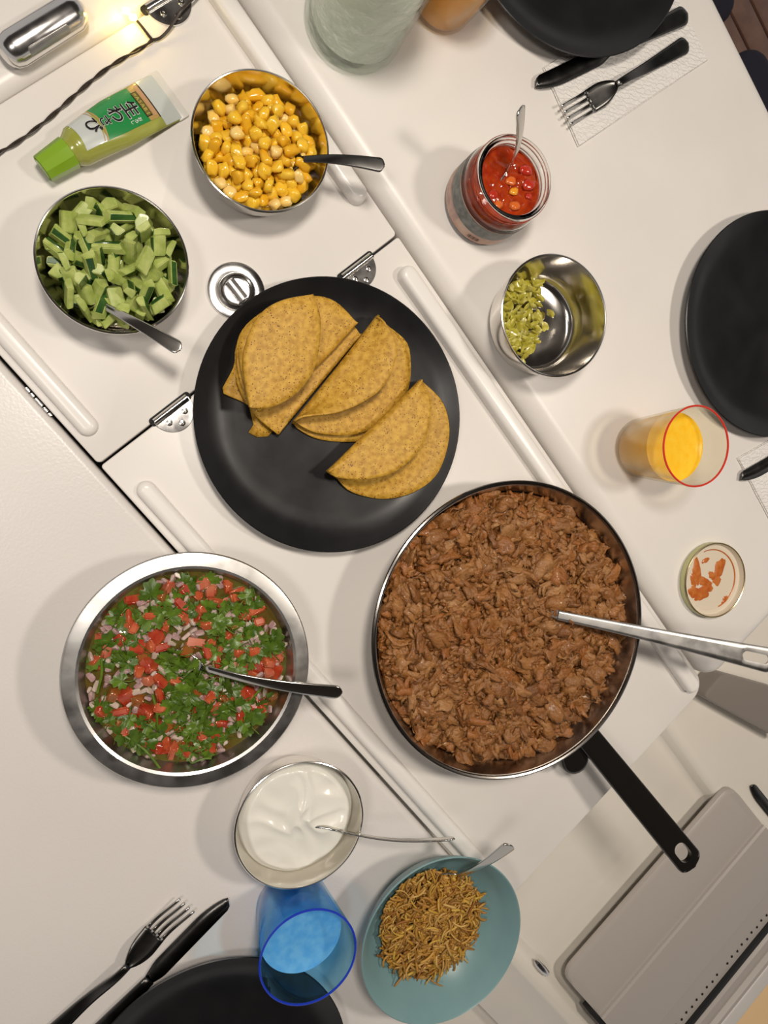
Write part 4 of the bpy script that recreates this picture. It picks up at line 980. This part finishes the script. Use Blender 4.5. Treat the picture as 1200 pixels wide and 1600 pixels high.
knife('dark steel table knife on the napkin beside the red rimmed tumbler', k0, k0 + (k1 - k0).normalized() * 0.207)
k0, k1 = at(1172, 1228, -0.180), at(1210, 1275, -0.180)
knife('dark steel table knife lying on the cream bench near the cool box', k0, k0 + (k1 - k0).normalized() * 0.20)

# napkins
nap = mat('embossed_napkin', (0.76, 0.74, 0.71), 0.75)
_nt = nap.node_tree; _w = _nt.nodes.new('ShaderNodeTexWave'); _w.wave_type = 'RINGS'; _w.inputs['Scale'].default_value = 75; _w.inputs['Distortion'].default_value = 6; _w.inputs['Detail Scale'].default_value = 3
_tc = _nt.nodes.new('ShaderNodeTexCoord'); _bp = _nt.nodes.new('ShaderNodeBump'); _bp.inputs['Strength'].default_value = 0.8; _bp.inputs['Distance'].default_value = 0.0009
_nt.links.new(_tc.outputs['Object'], _w.inputs['Vector']); _nt.links.new(_w.outputs['Fac'], _bp.inputs['Height']); _nt.links.new(_bp.outputs[0], _nt.nodes['Principled BSDF'].inputs['Normal'])
def napkin(label, corners):
    q = [at(x, y, ZR + 0.003) for x, y in corners]; c = sum(q, Vector()) / 4; c.z = ZR
    t = thing('paper_napkin', label, 'napkin', tuple(c))
    for k, (z0, z1, sh) in enumerate(((0.0002, 0.0011, 0.0), (0.0013, 0.0026, 0.0012))):
        mb = MB(); ring = []
        N = 14
        for i in range(4):
            for s in range(N): p = q[i].lerp(q[(i + 1) % 4], s / N); ring.append(p + (c - p).normalized() * (sh + 0.0006 * noise.noise(Vector((p.x * 90, p.y * 90, k)))))
        n = len(ring); mb.add([(p.x, p.y, ZR + z0) for p in ring] + [(p.x, p.y, ZR + z1) for p in ring], [(i, (i + 1) % n, n + (i + 1) % n, n + i) for i in range(n)] + [tuple(range(n, 2 * n)), tuple(reversed(range(n)))])
        mb.build('napkin_ply', nap, t, world=True, angle=30)
napkin('folded white embossed paper napkin under the fork and black plate', [(905, 228), (1108, 92), (1052, -20), (850, 105)])
napkin('folded white embossed paper napkin beside the red rimmed tumbler', [(1154, 716), (1215, 832), (1330, 770), (1270, 650)])

# ---- serving spatula
s0, s1 = at(872, 961, 0.0555), at(1212, 1034, 0.106)
sv = thing('serving_spatula', 'long steel serving spatula with a slotted handle stuck in the chicken', 'spatula', tuple(s0))
SL = (s1 - s0).length
sw = rounded_w(SL, lambda x: 0.0050 + 0.0090 * (x / SL) ** 1.5, 0.012)
strip_with_hole(SL, sw, 0.0022, (SL - 0.038, SL - 0.008, 0.0048), 60, lambda x: -0.004 * math.sin(math.pi * x / SL)).xform(frame(s0, s1, 0.0)).build('spatula_handle', M['brushed'], sv, world=True, angle=50)
bd = (s0 - s1); bd.z = 0; bp0 = s0 + bd.normalized() * 0.026; bp0.z = 0.008          # the blade dives into the chicken right below the handle
j0 = s0 + (s1 - s0).normalized() * 0.006; BLN = (j0 - bp0).length
strip_with_hole(BLN, lambda x: 0.0048 + 0.015 * max(0.0, 1 - x / (BLN * 0.6)), 0.0018, None, 12).xform(frame(bp0, j0)).build('spatula_blade', M['brushed'], sv, world=True)

# ================================================================== WASABI TUBE
w0, w1 = at(68, 268, 0.008), at(266, 146, 0.004)
wa = math.atan2((w1 - w0).y, (w1 - w0).x); WL = ((w1 - w0).xy).length
wt = thing('wasabi_tube', 'squeeze tube of wasabi with a lime green cap lying on the table', 'tube', (w0.x, w0.y, 0), wa)
lime = mat('lime_cap', (0.20, 0.36, 0.012), 0.28, coat=0.3)
paste = mat('tube_olive', (0.27, 0.29, 0.045), 0.22, color2=(0.32, 0.34, 0.07), scale=30, coat=0.5)
CAPL = 0.026
capm = lathe([(0, -0.0002), (0.0082, -0.0002), (0.0084, 0.0012), (0.0098, 0.0012), (0.0104, 0), (0.0108, 0.001), (0.0128, CAPL), (0.0118, CAPL + 0.0006), (0, CAPL + 0.0006)], 10)
zc = 0.0125
cap = capm.xform(Matrix.Translation((0, 0, zc)) @ Matrix.Rotation(math.pi / 2, 4, 'Y')).build('tube_cap', lime, wt, angle=30)
xs0, xs1 = CAPL, WL
def bodydim(x):
    q = min(max((x - xs0) / (xs1 - xs0), 0), 1)
    sh = min(1, (q / 0.07)) if q < 0.07 else 1
    wy = 0.0115 + 0.0035 * sh + 0.0045 * min(1, q / 0.45) + 0.0012 * q
    hz = 0.0105 + 0.0020 * sh
    hz = hz * (1 - q ** 1.9) + 0.0007
    return wy, hz
def bsurf(x, a):
    wy, hz = bodydim(x); zcx = zc * (1 - min(max((x - xs0) / (xs1 - xs0), 0), 1)) + 0.0011 * ((x - xs0) / (xs1 - xs0))
    zcx = max(zcx, hz)
    return (x, wy * math.cos(a), zcx + hz * math.sin(a))
NB = 40
rows = [[(xs0, 0, zc)] * (NB + 1)] + [[bsurf(xs0 + (xs1 - 0.006 - xs0) * i / 40, 2 * math.pi * j / NB) for j in range(NB + 1)] for i in range(41)]
grid(rows).build('tube_body', paste, wt, angle=60)
def topz(x, y):
    wy, hz = bodydim(x); q = (x - xs0) / (xs1 - xs0); zcx = max(zc * (1 - q) + 0.0011 * q, hz)
    return zcx + hz * math.sqrt(max(1 - (y / wy) ** 2, 0.0))
def patch(nm, x0, x1, f0, f1, m, lift, nx=16, ny=12, curve0=0.0, curve1=0.0, parent=wt):
    """print on the tube: x range, y range as share of the half width; curve bends the ends"""
    rows = []
    for i in range(nx + 1):
        row = []
        for j in range(ny + 1):
            f = f0 + (f1 - f0) * j / ny
            xa = x0 + curve0 * (1 - (2 * j / ny - 1) ** 2); xb = x1 + curve1 * (1 - (2 * j / ny - 1) ** 2); x = xa + (xb - xa) * i / nx
            y = bodydim(x)[0] * f; row.append((x, y, topz(x, y) + lift))
        rows.append(row)
    return grid(rows).build(nm, m, parent, angle=180)
white_p = mat('print_pale_grey', (0.50, 0.54, 0.52), 0.3, coat=0.4); green_p = mat('print_green', (0.020, 0.235, 0.060), 0.28, coat=0.5)
gold_p = mat('print_gold', (0.40, 0.26, 0.085), 0.35, coat=0.3); tan_p = mat('print_tan', (0.46, 0.27, 0.14), 0.4); ink = mat('print_black', (0.008, 0.008, 0.010), 0.35)
bx = lambda q: xs0 + (xs1 - xs0) * q
lab = patch('printed_label', bx(0.10), bx(0.30), -0.62, 0.90, white_p, 0.0002, curve0=0.002)
patch('label_green', bx(0.30), bx(0.74), -0.62, 0.90, green_p, 0.0003, curve0=0.004, parent=lab)
patch('label_stripe', bx(0.285), bx(0.30), -0.62, 0.90, gold_p, 0.0004, curve0=0.004, curve1=0.004, parent=lab)
patch('label_stripe', bx(0.262), bx(0.270), -0.62, 0.90, gold_p, 0.0004, curve0=0.004, curve1=0.004, parent=lab)
patch('label_band', bx(0.70), bx(0.795), -0.62, 0.96, gold_p, 0.0004, parent=lab)
patch('label_band', bx(0.755), bx(0.79), -0.50, 0.86, tan_p, 0.0005, parent=lab)
patch('label_line', bx(0.792), bx(0.802), -0.62, 0.96, ink, 0.0006, parent=lab)
patch('label_box', bx(0.690), bx(0.745), -0.46, 0.60, ink, 0.0007, parent=lab)
patch('label_box', bx(0.696), bx(0.739), -0.43, 0.57, mat('print_olive', (0.16, 0.13, 0.03), 0.4), 0.0008, parent=lab)
patch('tube_end_print', bx(0.802), bx(0.965), -0.97, 0.97, white_p, 0.0003)
cr_m = mat('clear_crimp', (0.80, 0.79, 0.74), 0.25, trans=0.25)
slab(xs1 - 0.0075, xs1 + 0.0035, -0.0212, 0.0212, 0.0006, 0.0022, 0.0015, 0.0006, 2).build('tube_crimp', cr_m, wt)
slab(xs1 - 0.0085, xs1 - 0.0065, -0.0205, -0.0125, 0.0023, 0.0026, 0.0003, 0.0001, 2).build('tube_print_bar', ink, wt)
def glyph(nm, ch, cx, cy, size, m, lift, bold=0.0, rot=0.0, parent=None):
    cv = bpy.data.curves.new('glyph', 'FONT'); cv.body = ch; cv.size = 1.0; cv.align_x = 'CENTER'; cv.align_y = 'CENTER'; cv.offset = bold; cv.resolution_u = 3
    to = bpy.data.objects.new('glyph', cv); COL.objects.link(to)
    bpy.context.view_layer.update()
    me = bpy.data.meshes.new_from_object(to.evaluated_get(bpy.context.evaluated_depsgraph_get()))
    bpy.data.objects.remove(to); bpy.data.curves.remove(cv)
    if not me.vertices: return
    xs = [v.co.x for v in me.vertices]; ys = [v.co.y for v in me.vertices]; mx, my = (min(xs) + max(xs)) / 2, (min(ys) + max(ys)) / 2
    size = size / max(max(xs) - min(xs) - 2 * bold, max(ys) - min(ys) - 2 * bold)
    bm = bmesh.new(); bm.from_mesh(me); bmesh.ops.triangulate(bm, faces=bm.faces)
    bmesh.ops.subdivide_edges(bm, edges=[e for e in bm.edges if e.calc_length() > 0.25], cuts=1, use_grid_fill=False)
    for v in bm.verts:
        tx, ty = (v.co.x - mx) * size, (v.co.y - my) * size
        tx, ty = tx * math.cos(rot) - ty * math.sin(rot), tx * math.sin(rot) + ty * math.cos(rot)
        x, y = cx + ty, cy - tx; v.co = (x, y, topz(x, y) + lift)
    bm.to_mesh(me); bm.free(); me.materials.clear(); me.materials.append(m); me.name = nm
    o = bpy.data.objects.new(nm, me); COL.objects.link(o); o.parent = parent or lab
halo = mat('print_white', (0.74, 0.75, 0.72), 0.35)
for ch, q, y, s in (('生', 0.610, 0.0010, 0.0125), ('わ', 0.480, 0.0020, 0.0120), ('さ', 0.368, 0.0010, 0.0085), ('び', 0.262, 0.0020, 0.0110)):
    glyph('lettering_outline', ch, bx(q), y, s, halo, 0.0010, 0.045)
    glyph('lettering', ch, bx(q), y, s, ink, 0.0014, 0.018)
for k, ch in enumerate('おろし'): glyph('lettering', ch, bx(0.625 - 0.036 * k), -0.0088, 0.0030, halo, 0.0010, 0.01)
wcol = mat('print_yellow', (0.48, 0.40, 0.10), 0.4)
for k, ch in enumerate('WASABI'): glyph('lettering', ch, bx(0.7175), 0.0098 - 0.0034 * k, 0.0031, wcol, 0.0011, 0.01)

# ================================================================== FAIRY LIGHTS
fy = thing('fairy_lights', 'dark twisted wire of fairy lights with two glowing warm bulbs', 'string lights', tuple(at(170, 105, 0.0)))
wire = mat('dark_wire', (0.030, 0.020, 0.014), 0.35)
path = resample([at(x, y, 0.0022) for x, y in ((-40, 262), (0, 238), (32, 219), (75, 186), (110, 155), (142, 127), (172, 104), (205, 84), (226, 72), (238, 62))], 130)
for ph in (0, math.pi):
    pts = []
    for i, p in enumerate(path):
        t = (path[min(i + 1, 130)] - path[max(i - 1, 0)]).normalized(); s = Vector((-t.y, t.x, 0)); a = i * 0.24 + ph
        pts.append(p + s * 0.0009 * math.cos(a) + Vector((0, 0, 0.0009 * math.sin(a))))
    tube(pts, 0.00085, 7).build('wire_strand', wire, fy, world=True)
tube(resample([path[-1], at(232, 55, 0.003), at(222, 42, 0.004), at(212, 30, 0.005)], 14), 0.0012, 7).build('wire_strand', wire, fy, world=True)
tube(resample([path[-1], at(249, 60, 0.0025), at(262, 48, 0.004), at(274, 30, 0.007), at(285, 14, 0.009), at(310, -10, 0.007)], 24), 0.0012, 7).build('wire_strand', wire, fy, world=True)
glow = mat('bulb_glow', (1.0, 0.75, 0.25), 0.3, emis=(1.0, 0.66, 0.12), estr=22.0)
for (x, y, zz) in ((208, 27, 0.006), (197, 17, 0.006)):
    p = at(x, y, zz); q = at(x - 4, y - 6, zz)
    bb = blob(1, 0.0034, 0.0024, 0.0024, 0.05, 2).xform(Matrix.Translation(p)); bb.build('bulb', glow, fy, world=True, angle=180)
pl_ = bpy.data.lights.new('bulb_light', 'POINT'); pl_.energy = 0.035; pl_.color = (1.0, 0.68, 0.18); pl_.shadow_soft_size = 0.004
po = bpy.data.objects.new('bulb_light', pl_); COL.objects.link(po); po.location = at(200, 20, 0.014)
